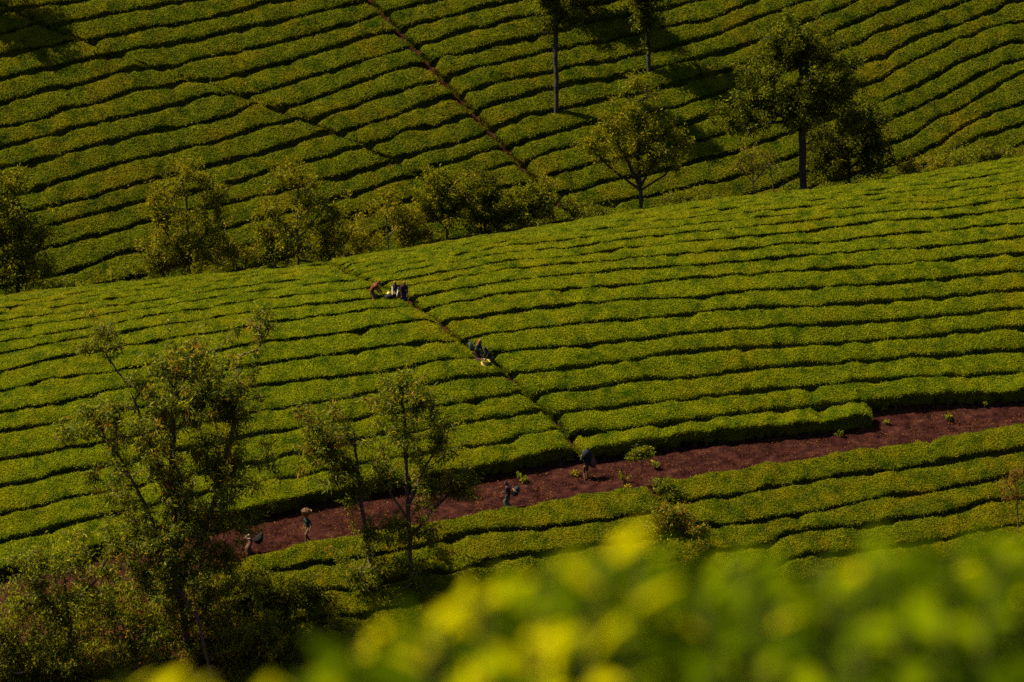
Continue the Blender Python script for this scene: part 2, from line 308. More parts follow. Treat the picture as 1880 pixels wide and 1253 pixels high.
PATH_S = px('1185 868 1203 892 1218 912 1245 950 1290 1003 1335 1055 1400 1130')
SEAM = z1('-300 -120 80 40 270 140 490 220 660 297 900 372 1110 443 1340 518 1510 588 1690 650')+z2('165 775 340 862 430 915 560 1000 700 1100')
PATH_F = px('640 -60 690 5 720 35 752 72 778 100 805 130 828 156 850 180 880 213 905 240 925 263 950 292 975 315 1010 350')
HN = lambda x, y: np.interp(y-yroad(x), [-6, -3, .5, 2.3, 4.2, 8, 12, 16], [.95, .98, 1.30, 1.28, 1.0, .88, .72, .58])
HF = lambda x, y: np.full_like(x, .82)

def world_line(poly, near):
    a = np.array(sorted(poly)); u = np.arange(a[0, 0], a[-1, 0]+.1, 5.); v = np.interp(u, a[:, 0], a[:, 1])
    if near: p = unproj(u, v, tnear, HN, 205, 300); t = p[:, 1]-yroad(p[:, 0])
    else: p = unproj(u, v, tfar, HF, 262, 360); t = p[:, 1]-yfar(p[:, 0])
    x = p[:, 0]; o = np.argsort(x); x, t = x[o], t[o]                    # carry the row on past the picture's edge
    for e, cond in ((0, a[0, 0] <= 8), (-1, a[-1, 0] >= 1860)):
        if cond:
            k = np.abs(x-x[e]) < 5; sl_ = np.polyfit(x[k], t[k], 1)[0] if k.sum() > 4 else 0; nxp = x[e]+(-14 if e == 0 else 14); ntp = t[e]+sl_*(nxp-x[e])*.6
            x, t = (np.r_[nxp, x], np.r_[ntp, t]) if e == 0 else (np.r_[x, nxp], np.r_[t, ntp])
    return x, t
def block(rows, near, xg, below=0, above=0, step=1.5, tmax=99, tmin=-99):
    """rows given bottom -> top; returns lines t(xg), completed past the picture from their neighbours"""
    L = []
    for r in rows:
        x, t = world_line(r, near); o = np.argsort(x); L.append(np.interp(xg, x[o], t[o], left=np.nan, right=np.nan))
    L = [np.full_like(xg, np.nan) for _ in range(below)]+L+[np.full_like(xg, np.nan) for _ in range(above)]
    L = np.array(L)
    for _ in range(60):
        bad = np.isnan(L)
        if not bad.any(): break
        up = np.roll(L, -1, 0)-step; up[-1] = np.nan; dn = np.roll(L, 1, 0)+step; dn[0] = np.nan
        f = np.where(np.isnan(up), dn, np.where(np.isnan(dn), up, (up+dn)/2))
        new = np.where(bad, f, L)
        if np.isnan(new).sum() == bad.sum():
            for i in range(len(new)):
                ok = ~np.isnan(new[i])
                if ok.any(): new[i] = np.interp(xg, xg[ok], new[i][ok])
        L = new
    k = np.exp(-np.linspace(-2, 2, 9)**2); k /= k.sum()
    L = np.array([np.convolve(np.pad(l, 4, mode='edge'), k, 'valid') for l in L])
    return L
def xcurve(poly, near):
    a = np.array(poly); p = unproj(a[:, 0], a[:, 1], tnear if near else tfar, HN if near else HF, 205 if near else 262, 300 if near else 360)
    o = np.argsort(p[:, 1]); return p[o, 1], p[o, 0]
def xat(c, y):
    Y, X = c; y = np.asarray(y, float); r = np.interp(y, Y, X)
    s0 = (X[1]-X[0])/max(Y[1]-Y[0], .1); s1 = (X[-1]-X[-2])/max(Y[-1]-Y[-2], .1)
    return r+np.where(y < Y[0], (y-Y[0])*s0, 0)+np.where(y > Y[-1], (y-Y[-1])*s1, 0)
CPN, CPS, CSE, CPF = xcurve(PATH_N, True), xcurve(PATH_S, True), xcurve(SEAM, False), xcurve(PATH_F, False)

PROF = np.array([(.12, .0), (.11, .30), (.085, .58), (.045, .78), (.0, .91), (.045, .985), (.25, 1.005), (.5, 1.015), (.72, 1.005), (.92, .985), (.99, .92), (.99, .72), (.955, .3), (.93, 0)])
def scatter_leaves(V, Q, wts, n, rg, lmin, lmax, wr, out=.05, up=.35):
    P = V[Q]; a = P[:, 1]-P[:, 0]; b = P[:, 3]-P[:, 0]; nn = np.cross(a, b); ar = np.linalg.norm(nn, axis=1); nn = unit(nn)
    pr = ar*wts; k = rg.choice(len(Q), n, p=pr/pr.sum()); s = rg.random((n, 1)); t = rg.random((n, 1))
    p = (P[k, 0]*(1-s)+P[k, 1]*s)*(1-t)+(P[k, 3]*(1-s)+P[k, 2]*s)*t
    N = nn[k]; d = rg.normal(size=(n, 3)); d = unit(d-N*(d*N).sum(1, keepdims=True)); d = unit(d+N*rg.uniform(-.05, 1.15, (n, 1))); wdir = unit(np.cross(d, N+rg.normal(size=(n, 3))*.5))
    ln = rg.uniform(lmin, lmax, (n, 1)); p = p+N*rg.uniform(-.02, out, (n, 1))
    tri = np.stack([p-wdir*ln*wr*.5, p+wdir*ln*wr*.5, p+d*ln], 1).reshape(-1, 3)
    return tri
def hedge(i, yl, yu, xa, xb, gap, hf, dens, mat, seed, label, group, tb, lsize, road_side=False, xg=None):
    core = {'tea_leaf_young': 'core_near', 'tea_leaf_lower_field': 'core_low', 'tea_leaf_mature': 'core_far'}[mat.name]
    """yl, yu: arrays of t over xg (lower gap line, upper gap line); xa, xb: functions of y giving both ends"""
    base = yroad if tb else yfar
    xm0 = float(xa(base(0)+np.nanmedian(yl))); 
    # solve the ends: iterate x at front and at back
    def solve(fun, arr):
        x = 0.
        for _ in range(25): x = .5*x+.5*float(fun(base(x)+np.interp(x, xg, arr)))
        return x
    a0, a1, b0, b1 = solve(xa, yl+gap), solve(xa, yu), solve(xb, yl+gap), solve(xb, yu)
    Ln = max(b0-a0, b1-a1)
    if Ln < .8: return None
    rg = np.random.default_rng(seed)
    n = max(6, int(Ln/.3)); u = np.linspace(0, 1, n); m = len(PROF)
    f = PROF[:, 0][:, None]; hh = PROF[:, 1][:, None].copy()
    x = (a0+(a1-a0)*f)+((b0+(b1-b0)*f)-(a0+(a1-a0)*f))*u[None, :]
    yf = base(x)+np.interp(x, xg, yl)+gap+.10*noise2(x*.6, seed*3.1, 11)+.05*noise2(x*2.1, seed*3.1, 12)+.025*noise2(x*4.7, seed*3.1, 22)
    yb = base(x)+np.interp(x, xg, yu)-.03+.08*noise2(x*.8, seed*7.7, 13)+.05*noise2(x*2.3, seed*7.7, 14)+.025*noise2(x*4.9, seed*7.7, 24)
    nx0 = rg.uniform(min(a0, a1), max(b0, b1), max(1, int(Ln/4.5))); na = rg.uniform(.3, 1.2, len(nx0)); ns = rg.choice([-1, 0, 1], len(nx0)); notch = np.zeros_like(x); nf = np.zeros_like(x); nbk = np.zeros_like(x)
    for q, am, sd in zip(nx0, na, ns):                                  # joints between neighbouring bushes, here and there a sunken one
        k_ = am*np.exp(-((x-q)/(.16+.16*am))**2); notch += k_; nf += k_*(sd >= 0); nbk += k_*(sd <= 0)
    yf = yf+.14*nf; yb = yb-.12*nbk
    y = yf+(yb-yf)*f
    hscale = hf(x, y)*(1-.11*notch+.09*noise2(x*.85, seed*1.7, 15)+.05*noise2(x*2.4, seed*1.7, 16))
    e = np.minimum(u[None, :], 1-u[None, :])*Ln; ef = np.sqrt(np.clip(1-(1-np.clip(e/.38, 0, 1))**2, 0, 1))
    yc = (yf+yb)/2; y = yc+(y-yc)*(.80+.20*ef); hz = hh*hscale*(.70+.30*ef)
    if road_side:                                                       # foliage starts above bare stems on the road face
        low = (np.arange(m) < 2)[:, None]; hz = np.where(low, hscale*(.20+.07*noise2(x*3.1, seed, 18)), hz); y = np.where(low, yf+.30, y)
    top = (PROF[:, 1] > .6)[:, None]
    z = T(x, y)+hz+np.where(top, .06*noise2(x*1.25, y*1.25, 17)+.045*noise2(x*2.9, y*2.9, 19), 0)
    V = np.stack([x, y, z], -1).reshape(-1, 3); idx = np.arange(m*n).reshape(m, n)
    Q = np.stack([idx[:-1, :-1], idx[:-1, 1:], idx[1:, 1:], idx[1:, :-1]], -1).reshape(-1, 4)
    uu, vv = proj(V); 
    if not ((uu > -30) & (uu < W+30) & (vv > -15) & (vv < H+10)).any(): return None
    wt = np.repeat(np.array([.1, .25, .6, 1.1, 1, 1, 1, 1, 1, .9, .5, .1, .05]) if not road_side else np.array([.25, .4, .7, 1.1, 1, 1, 1, 1, 1, .9, .5, .1, .05]), n-1)
    P = V[Q]; area = (np.linalg.norm(np.cross(P[:, 1]-P[:, 0], P[:, 3]-P[:, 0]), axis=1)*wt).sum()
    # fewer leaves on the stretches outside the picture
    ins = ((uu > -60) & (uu < W+60) & (vv > -60) & (vv < H+60))[Q].any(1); wt = wt*np.where(ins, 1, .12)
    area = (np.linalg.norm(np.cross(P[:, 1]-P[:, 0], P[:, 3]-P[:, 0]), axis=1)*wt).sum()
    lv = scatter_leaves(V, Q, wt, int(area*dens), rg, lsize[0], lsize[1], .55)
    for k, sg in ((0, -1.), (-1, 1.)):                                  # leaves on the two ends
        R = np.stack([x, y, z], -1)[:, k]; cc = R.mean(0); nl = int(dens*2.0); j = rg.integers(0, m-1, nl); s = rg.random((nl, 1)); q = np.sqrt(rg.random((nl, 1)))
        p = cc+(R[j]*(1-s)+R[j+1]*s-cc)*q+np.array([sg, 0, 0])*rg.uniform(0, .10, (nl, 1)); d = unit(rg.normal(size=(nl, 3))*.8+np.array([sg*.5, 0, .5])); wv = unit(np.cross(d, rg.normal(size=(nl, 3))+np.array([sg*2, 0, 0])))
        ln = rg.uniform(lsize[0], lsize[1], (nl, 1)); lv = np.concatenate([lv, np.stack([p-wv*ln*.28, p+wv*ln*.28, p+d*ln], 1).reshape(-1, 3)])
    c = np.array([x.mean(), y.mean(), float(T(x.mean(), y.mean()))])
    VV = np.concatenate([V, lv])-c; tri = (len(V)+np.arange(len(lv))).reshape(-1, 3)
    caps = np.array([idx[:, 0][::-1], idx[:, -1]])
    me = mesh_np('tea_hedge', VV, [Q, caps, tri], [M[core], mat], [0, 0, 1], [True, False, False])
    o = link('tea_hedge', me, None, c); tag(o, label, 'tea hedge', group)
    if road_side:
        SV, SF = [], []
        for sx in np.arange(max(a0, -34)+.3, min(b0, 36)-.2, .8):
            sx = sx+rg.uniform(-.2, .2); sy = base(sx)+np.interp(sx, xg, yl)+gap+rg.uniform(.12, .3)
            for k in range(rg.integers(2, 4)):
                d = np.array([rg.uniform(-.22, .22), rg.uniform(-.12, .12), .55]); p0 = np.array([sx+rg.uniform(-.04, .04), sy, float(T(sx, sy))-.03]); r0 = rg.uniform(.016, .03)
                j = len(SV)*1
                for q, r in ((p0, r0), (p0+d*.5+rg.normal(size=3)*.02, r0*.85), (p0+d, r0*.7)):
                    for w in range(4): SV.append(q+np.array([math.cos(w*1.57)*r, math.sin(w*1.57)*r, 0]))
                for s in range(2):
                    for w in range(4): SF.append((j+s*4+w, j+s*4+(w+1) % 4, j+s*4+4+(w+1) % 4, j+s*4+4+w))
        if SV: tag(link('stems', mesh_np('stems', np.array(SV)-c, [np.array(SF)], [M['stem']]), o), kind='stuff')
    return o
NB = 'tea hedges on the near slope'
XN = np.arange(-46, 46.1, .25); XF = np.arange(-52, 52.1, .25)
inf = lambda v: (lambda y: v)
g = .25
LR = block(ROW_R, True, XN, 0, 12, 1.5); LL = block(ROW_L, True, XN, 0, 9, 1.55)
tcrest = np.interp(XN, [-46, -34, -17, 0, 17, 35, 46], [36.3, 33.7, 31, 29.7, 29.7, 30, 32])
xr0 = float(ground_near(1598, 795)[0])
def nth(i): return ORD[i] if i else 'lowest'
for i in range(len(LR)-1):
    if (LR[i] > tcrest+.6).all(): break
    lab = 'bright tea hedge right of near footpath, %s row up from dirt road' % nth(i) if i else 'bright tea hedge bordering the dirt road, right of near footpath, ending in a step'
    hedge(i, LR[i], np.minimum(LR[i+1], tcrest+2), lambda y: xat(CPN, y)+.30, inf(46) if i else inf(xr0), 0. if i == 0 else g, HN, 225, M['tea_near'], 100+i, lab, NB, True, (.065, .115), i < 2, XN)
for i in range(len(LL)-1):
    if (LL[i] > tcrest+.6).all(): break
    hedge(i, LL[i], np.minimum(LL[i+1], tcrest+2), inf(-46), lambda y: xat(CPN, y)-.28, 0. if i == 0 else g, HN, 225, M['tea_near'], 200+i, 'bright tea hedge left of near footpath, %s row up from dirt road' % nth(i), NB, True, (.065, .115), i == 0, XN)
LB = block(ROW_B[::-1], True, XN, 4, 0, 1.65)[::-1]; LC = block(ROW_C[::-1], True, XN, 4, 0, 1.65)[::-1]
DOWN = ['first', 'second', 'third', 'fourth', 'fifth', 'sixth', 'seventh', 'eighth', 'ninth', 'tenth', 'eleventh', 'twelfth', 'thirteenth', 'fourteenth', 'fifteenth', 'sixteenth', 'seventeenth', 'eighteenth', 'nineteenth', 'twentieth', 'twenty-first', 'twenty-second', 'twenty-third']
for i in range(len(LB)-1):
    hedge(i, LB[i+1], LB[i], lambda y: xat(CPS, y)+.28, inf(44), g+.05, HN, 240, M['tea_low'], 300+i, 'tea hedge below dirt road, right of weedy side path, %s row down' % DOWN[i], 'tea hedges below the road', True, (.065, .115), False, XN)
xl = [-17.0, -16.2, -13.0, -10.5, -8.0, -6, -6]
for i in range(len(LC)-1):
    hedge(i, LC[i+1], LC[i], inf(xl[i]), lambda y: xat(CPS, y)-.25, g+.05, HN, 240, M['tea_low'], 340+i, 'tea hedge below dirt road, left of weedy side path, %s row down' % DOWN[i], 'tea hedges below the road', True, (.065, .115), False, XN)
LA = block(ROW_FA[::-1], False, XF, 2, 3, 1.6); LFB = block(ROW_FB[::-1], False, XF, 4, 2, 1.6); LFC = block(ROW_FC[::-1], False, XF, 1, 3, 1.6)
FG = 'mature tea hedges on the far slope'
def far_rows(L, xa, xb, seed, where):
    k = 0; top = len(L)-2
    for i in range(top, -1, -1):
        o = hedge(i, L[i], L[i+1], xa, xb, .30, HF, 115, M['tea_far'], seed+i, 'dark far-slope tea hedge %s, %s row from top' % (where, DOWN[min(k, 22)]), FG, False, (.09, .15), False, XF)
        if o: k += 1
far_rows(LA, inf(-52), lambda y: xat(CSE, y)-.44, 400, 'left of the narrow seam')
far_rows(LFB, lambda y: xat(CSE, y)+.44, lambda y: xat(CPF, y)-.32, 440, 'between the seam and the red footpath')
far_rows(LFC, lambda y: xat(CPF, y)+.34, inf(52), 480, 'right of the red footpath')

# footpaths of bare earth between the blocks
def footpath(name, c, y0, y1, hw, label):
    y = np.arange(y0, y1, .3); x = xat(c, y); V = []
    for s in (-1, -.5, 0, .5, 1):
        xx = x+s*(hw+.06*noise2(y*1.3, s*5, 8)); V.append(np.stack([xx, y, T(xx, y)+.06+.03*noise2(xx*4, y*4, 5)-.03*(1-abs(s))], -1))
    V = np.stack(V, 0); n = len(y); idx = np.arange(5*n).reshape(5, n)
    q = np.stack([idx[:-1, :-1], idx[1:, :-1], idx[1:, 1:], idx[:-1, 1:]], -1).reshape(-1, 4)
    tag(link(name, mesh_np(name, V.reshape(-1, 3), [q], [M['road']], smooth=[True])), label, kind='structure')
footpath('footpath', CPN, 241, 268, .42, 'narrow earth footpath climbing the near slope between hedges')
footpath('footpath', CPF, 281, 308, .42, 'narrow red earth footpath climbing the far slope')
footpath('footpath', CPS, 226, 237.5, .4, 'weedy earth side path dropping from the road between hedges')

# ------------------------------------------------------------------ trees and shrubs
def tubes(P, par, R, sides=4):
    k = np.array([i for i in range(len(P)) if par[i] >= 0]); a = P[par[k]]; b = P[k]; d = unit(b-a)
    ref = np.where(np.abs(d[:, 2:3]) > .9, np.array([[1., 0, 0]]), np.array([[0, 0, 1.]])); e1 = unit(np.cross(d, ref)); e2 = np.cross(d, e1)
    ra = np.minimum(R[par[k]], R[k]*1.6)[:, None]; rb = R[k][:, None]; V = []
    for w in range(sides):
        c, s = math.cos(w*2*math.pi/sides), math.sin(w*2*math.pi/sides); V.append(a+(e1*c+e2*s)*ra); V.append(b+d*rb*.5+(e1*c+e2*s)*rb)
    V = np.stack(V, 1); n = len(k); base = (np.arange(n)*2*sides)[:, None]; F_ = []
    for w in range(sides):
        w2 = (w+1) % sides; F_.append(np.concatenate([base+2*w, base+2*w2, base+2*w2+1, base+2*w+1], 1))
    return V.reshape(-1, 3), np.concatenate(F_)
def leaf_quads(p, d, ln, wr, rg, fold=.12):
    n = len(p); wv = unit(np.cross(d, rg.normal(size=(n, 3)))); nrm = np.cross(wv, d); ln = ln[:, None]
    q = np.stack([p, p+d*ln*.45+wv*ln*wr*.5+nrm*ln*fold*.3, p+d*ln-nrm*ln*fold, p+d*ln*.45-wv*ln*wr*.5+nrm*ln*fold*.3], 1)
    return q.reshape(-1, 3), np.arange(4*n).reshape(-1, 4)
def tree(name, label, cat, group, trunks, blobs, n, y=None, near=True, leaf=(.2, .34), wr=.26, nl=24, spread=.34, droop=.5, r0=.12, rt=.0095,
         mat='euc', bark='bark', seed=1, mat2=None, frac2=.15, wig=.08, shell=.55, base_drop=.1, depth=.8, grow=1., dens=1.9, gaps=.0):
    """trunks: polylines in picture coordinates from the foot up; blobs: (u, v, rx, ry) ellipses that make up the crown"""
    rg = np.random.default_rng(seed)
    foot = trunks[0][0]
    if y is None: b = ground_near(*foot) if near else ground_far(*foot); y = float(b[1])
    else: b = at_depth(foot[0], foot[1], y); 
    b = np.array(b); gz = float(T(b[0], b[1]))
    s = float(np.linalg.norm(b-np.array([0, 0, CZ]))/F)                 # metres per picture pixel at the tree
    P, par = [], []
    for ti, tr in enumerate(trunks):
        pp = [at_depth(u, v, y)+np.array([0, rg.uniform(-.4, .4)*(j > 0)*(ti > 0), 0]) for j, (u, v) in enumerate(tr)]; pp = np.array(pp)
        if ti == 0 or True: pp[0, 2] = min(pp[0, 2], gz)-base_drop if ti == 0 else pp[0, 2]
        seg = np.concatenate([[0], np.cumsum(np.linalg.norm(np.diff(pp, axis=0), axis=1))]); m = max(3, int(seg[-1]/.5))
        tt = np.linspace(0, seg[-1], m); q = np.stack([np.interp(tt, seg, pp[:, k]) for k in range(3)], 1); q[1:, :2] += rg.normal(size=(m-1, 2))*.025
        prev = -1
        if ti > 0: dd = np.linalg.norm(np.array(P)-q[0], axis=1); prev = int(np.argmin(dd))
        for j in range(m):
            P.append(q[j]); par.append(prev); prev = len(P)-1
    ntr = len(P)
    A = []
    wts = np.array([bl[2]*bl[3] for bl in blobs], float); wts /= wts.sum(); 
    for k in rg.choice(len(blobs), n, p=wts):
        u, v, rx, ry = blobs[k][:4]; rx *= grow; ry *= grow; c = at_depth(u, v, y); d = unit(rg.normal(size=3)); r = rg.random()**shell
        A.append(c+d*np.array([rx*s, max(rx, ry)*s*depth, ry*s/CP])*r)
    A = np.array(A); A = A[A[:, 2] > gz+.15]
    A = A[noise2(A[:, 0]*.8+seed, A[:, 2]*.8+A[:, 1]*.5, seed)+.5*noise2(A[:, 0]*1.9, A[:, 2]*1.9+A[:, 1]*.9, seed+1) > -.25+gaps]
    dist = np.min(np.linalg.norm(A[:, None]-np.array(P)[None], axis=2), 1); A = A[np.argsort(dist)]
    P = list(P); tips = []; buf = np.zeros((ntr+len(A)*14, 3)); buf[:ntr] = P; npos = ntr
    for a in A:
        B = buf[:npos]; dv = a-B; dd = np.linalg.norm(dv, axis=1); cost = dd+np.maximum(0, .25*dd-dv[:, 2])*.9; j = int(np.argmin(cost)); p0 = B[j].copy(); L_ = dd[j]
        k = min(12, max(2, int(L_/.45))); prev = j
        for q in range(1, k+1):
            f = q/k; pt = p0+(a-p0)*f+np.array([0, 0, .10*L_*math.sin(math.pi*f)*(-.4)])+rg.normal(size=3)*wig*min(L_, 1.5)*(0 if q == k else 1)*.5
            buf[npos] = pt; par.append(prev); prev = npos; npos += 1
        tips.append(prev)
    P = buf[:npos]; par = np.array(par); cnt = np.zeros(npos); cnt[tips] += 1
    for i in range(npos-1, -1, -1):
        if par[i] >= 0: cnt[par[i]] += cnt[i]
    R = rt*np.maximum(cnt, 1)**.52; R = np.minimum(R*1.0, r0); hgt = np.clip((P[:ntr, 2]-P[0, 2])/max(P[:ntr, 2].max()-P[0, 2], .1), 0, 1); R[:ntr] = np.maximum(R[:ntr], r0*(1-.92*hgt)*.85)
    root = empty(name, (b[0], b[1], gz)); tag(root, label, cat, group); off = np.array([b[0], b[1], gz])
    TV, TF = tubes(P, par, R); link('trunk', mesh_np('trunk', TV-off, [TF], [M[bark]], smooth=[True]), root)
    nl = int(nl*dens*1.15); leaf = (leaf[0]*.74, leaf[1]*.74); tips = np.array(tips); ex = par[tips[rg.random(len(tips)) < .6]]; ex = ex[ex >= ntr]; tips = np.concatenate([tips, ex]); nl = max(4, int(nl*.66)); C = P[tips]; N_ = len(C)*nl; ci = np.repeat(np.arange(len(C)), nl); tdir = unit(C-P[par[tips]])[ci]
    pos = C[ci]-tdir*rg.random((N_, 1))*spread*1.2+unit(rg.normal(size=(N_, 3)))*(rg.random((N_, 1))**.6)*spread
    d = unit(rg.normal(size=(N_, 3))*.8+unit(pos-C[ci]+1e-6)*.5+tdir*.3+np.array([0, 0, -droop]))
    LV, LF = leaf_quads(pos, d, (leaf[0]*.75+(leaf[1]*1.25-leaf[0]*.75)*rg.random(N_)**1.4)*1.1, wr*1.12, rg)
    fl = [LF]; mi = [0]; ms = [M[mat]]
    if mat2:
        pick = rg.random(len(C)) < frac2; sel = pick[ci]; fl = [LF[~sel], LF[sel]]; mi = [0, 1]; ms = [M[mat], M[mat2]]
    link('crown', mesh_np('crown', LV-off, fl, ms, mi), root)
    return root
NT = 'open trees in front of the dirt road'
tree('tree', 'tallest open tree with drooping leaves, at left below the road', 'tree', NT,
     [[(343, 1190), (335, 1120), (325, 1040), (320, 960), (312, 880), (322, 800)], [(332, 1110), (300, 1000), (270, 930), (215, 830)], [(330, 1080), (372, 980), (400, 900), (425, 800), (440, 700)], [(318, 930), (280, 820), (240, 720)], [(315, 880), (318, 760), (335, 660)]],
     [(188, 600, 42, 38), (180, 640, 36, 26), (465, 590, 38, 34), (450, 612, 50, 24), (345, 640, 95, 50), (350, 690, 105, 45), (330, 745, 90, 40), (185, 770, 75, 48), (150, 800, 42, 32), (290, 790, 120, 45), (420, 730, 70, 40), (330, 860, 130, 55), (430, 860, 80, 70), (240, 890, 80, 50), (400, 940, 95, 55), (300, 960, 90, 60), (350, 1030, 90, 50), (430, 1010, 50, 40), (340, 720, 110, 90), (330, 900, 120, 90), (250, 1050, 100, 50), (420, 1080, 80, 45), (330, 1110, 75, 45)],
     1550, leaf=(.22, .46), nl=19, spread=.36, droop=.6, r0=.17, mat='euc', mat2='euc_red', frac2=.09, bark='bark', seed=11, grow=1.2, gaps=-.06, wr=.2)
tree('tree', 'slender twin-stemmed tree in front of the road, right of tallest tree', 'tree', NT,
     [[(757, 1092), (752, 1000), (748, 907), (744, 790), (737, 690)], [(690, 1092), (668, 960), (658, 880), (650, 800)], [(750, 930), (775, 870), (810, 810)], [(752, 960), (715, 905), (690, 860)], [(751, 990), (800, 930), (850, 880)]],
     [(738, 705, 60, 45), (770, 745, 75, 40), (690, 740, 60, 34), (590, 765, 55, 45), (560, 790, 35, 30), (640, 800, 70, 38), (830, 765, 45, 30), (740, 800, 70, 34), (850, 880, 40, 35), (580, 830, 45, 30), (690, 880, 90, 38), (800, 830, 55, 30), (675, 945, 50, 34), (720, 960, 60, 40), (850, 905, 40, 22), (640, 855, 60, 40), (790, 900, 55, 40), (680, 1010, 70, 40), (800, 960, 45, 30)],
     1000, leaf=(.2, .42), nl=18, spread=.36, droop=.55, r0=.12, mat='euc', mat2='euc_red', frac2=.10, bark='bark', seed=12, grow=1.2, gaps=-.06, wr=.2)
tree('tree', 'thin-trunked young tree at the bottom left, leafy from mid-height', 'tree', NT,
     [[(388, 1248), (375, 1190), (360, 1120), (345, 1050)], [(365, 1140), (320, 1070), (300, 1010)]],
     [(300, 1010, 55, 40), (345, 1055, 50, 40), (260, 1000, 40, 35), (310, 1090, 60, 35)], 150, leaf=(.2, .34), nl=18, r0=.09, mat='euc', bark='bark', seed=13, gaps=-.2, grow=1.15)
tree('tree', 'leafy olive tree at far left beside the row ends', 'tree', NT,
     [[(135, 1246), (128, 1150), (118, 1060)], [(126, 1150), (70, 1080), (40, 1040)], [(125, 1120), (180, 1060), (215, 990)]],
     [(110, 1010, 80, 45), (60, 1050, 65, 50), (190, 1030, 60, 50), (215, 980, 45, 34), (30, 1110, 50, 50), (140, 1090, 70, 45), (95, 1140, 80, 45)], 360, leaf=(.2, .34), nl=20, spread=.45, r0=.11, mat='euc', mat2='shrub', frac2=.45, seed=14, gaps=-.2, grow=1.15)
tree('tree', 'small bushy tree low at left edge of the picture', 'tree', NT,
     [[(22, 1250), (20, 1190), (10, 1140)], [(22, 1220), (60, 1170)]],
     [(20, 1180, 60, 45), (70, 1200, 60, 40), (120, 1210, 60, 35), (-30, 1150, 50, 50)], 240, leaf=(.18, .32), nl=20, spread=.45, r0=.09, mat='shrub', mat2='euc', frac2=.5, seed=15, gaps=-.2, grow=1.15)
tree('tree', 'small leaning tree low at left, between two thin trunks', 'tree', NT,
     [[(262, 1252), (245, 1190), (215, 1130)], [(250, 1200), (280, 1150)]],
     [(215, 1130, 55, 35), (270, 1150, 50, 32), (190, 1180, 55, 35), (250, 1195, 50, 30)], 170, leaf=(.18, .32), nl=19, r0=.07, mat='euc', mat2='euc_red', frac2=.08, seed=16, gaps=-.2, grow=1.15)
SG = 'shrubs below the road'
tree('shrub', 'bright yellow-green shrub at the foot of tallest tree', 'shrub', SG, [[(440, 1215), (440, 1180)], [(440, 1205), (400, 1170)], [(440, 1205), (490, 1165)]],
     [(420, 1165, 65, 35), (480, 1150, 55, 40), (450, 1110, 45, 30), (390, 1190, 50, 22), (500, 1190, 50, 25)], 208, leaf=(.14, .26), wr=.34, nl=24, r0=.05, mat='shrub', mat2='gold', frac2=.12, droop=.3, seed=17)
tree('shrub', 'dark green shrub right of tallest tree foot, below road', 'shrub', SG, [[(520, 1130), (520, 1090)], [(520, 1120), (560, 1080)]],
     [(510, 1085, 55, 42), (565, 1085, 45, 40), (470, 1065, 40, 30)], 156, leaf=(.14, .26), wr=.34, nl=24, r0=.05, mat='oak', mat2='oak_dark', frac2=.4, droop=.3, seed=18)
tree('shrub', 'grassy green shrub beside slender tree foot', 'shrub', SG, [[(610, 1200), (610, 1165)], [(610, 1195), (640, 1160)]],
     [(600, 1165, 65, 40), (650, 1180, 50, 40), (560, 1195, 50, 30)], 156, leaf=(.16, .3), wr=.2, nl=24, r0=.04, mat='shrub', droop=-.3, seed=19)
tree('shrub', 'twiggy shrub at the foot of the twin-stemmed tree', 'shrub', SG, [[(700, 1115), (700, 1080)], [(700, 1105), (640, 1070)], [(700, 1105), (765, 1070)]],
     [(690, 1070, 60, 40), (650, 1050, 42, 32), (760, 1060, 45, 30), (710, 1000, 50, 32)], 156, leaf=(.16, .28), nl=15, r0=.05, mat='euc', mat2='shrub', frac2=.3, seed=20)
tree('shrub', 'rounded shrub with yellow and rusty leaves in the weedy side path', 'shrub', SG, [[(1232, 1000), (1232, 965)], [(1232, 990), (1200, 960)], [(1232, 990), (1265, 960)]],
     [(1228, 962, 40, 30), (1205, 980, 28, 20), (1258, 975, 30, 24), (1235, 940, 24, 16)], 190, leaf=(.13, .24), wr=.4, nl=22, spread=.3, r0=.04, mat='shrub', mat2='euc_red', frac2=.35, droop=.2, seed=21, grow=1.5, gaps=-.4)
tree('shrub', 'small golden-leaved shrub below the rounded shrub in side path', 'shrub', SG, [[(1278, 1060), (1276, 1030)]],
     [(1275, 1020, 18, 24), (1280, 1045, 16, 16)], 80, leaf=(.13, .22), wr=.4, nl=20, spread=.25, r0=.03, mat='gold', mat2='shrub', frac2=.3, droop=.2, seed=22, grow=1.4, gaps=-.5)
tree('shrub', 'weedy green clump at the road end of the side path', 'shrub', SG, [[(1242, 925), (1238, 905)]],
     [(1235, 908, 26, 14), (1252, 930, 20, 16), (1212, 885, 18, 8)], 90, leaf=(.14, .24), wr=.3, nl=16, spread=.25, r0=.03, mat='shrub', droop=.1, seed=23, grow=1.3, gaps=-.5)
tree('sapling', 'thin reddish sapling at right edge below the road', 'sapling', None, [[(1869, 1005), (1868, 940), (1864, 880), (1858, 855)]],
     [(1856, 880, 24, 30), (1845, 905, 18, 14), (1875, 865, 16, 18), (1868, 920, 18, 14)], 59, leaf=(.13, .24), nl=10, spread=.25, r0=.035, mat='euc_red', seed=24)
tree('sapling', 'thin leafy sapling growing on the dirt road', 'sapling', None, [[(1180, 893), (1179, 860), (1177, 835)]],
     [(1177, 828, 24, 13), (1160, 835, 16, 9), (1192, 835, 14, 9)], 52, leaf=(.14, .24), wr=.34, nl=12, spread=.22, r0=.02, mat='shrub', droop=.2, seed=25)

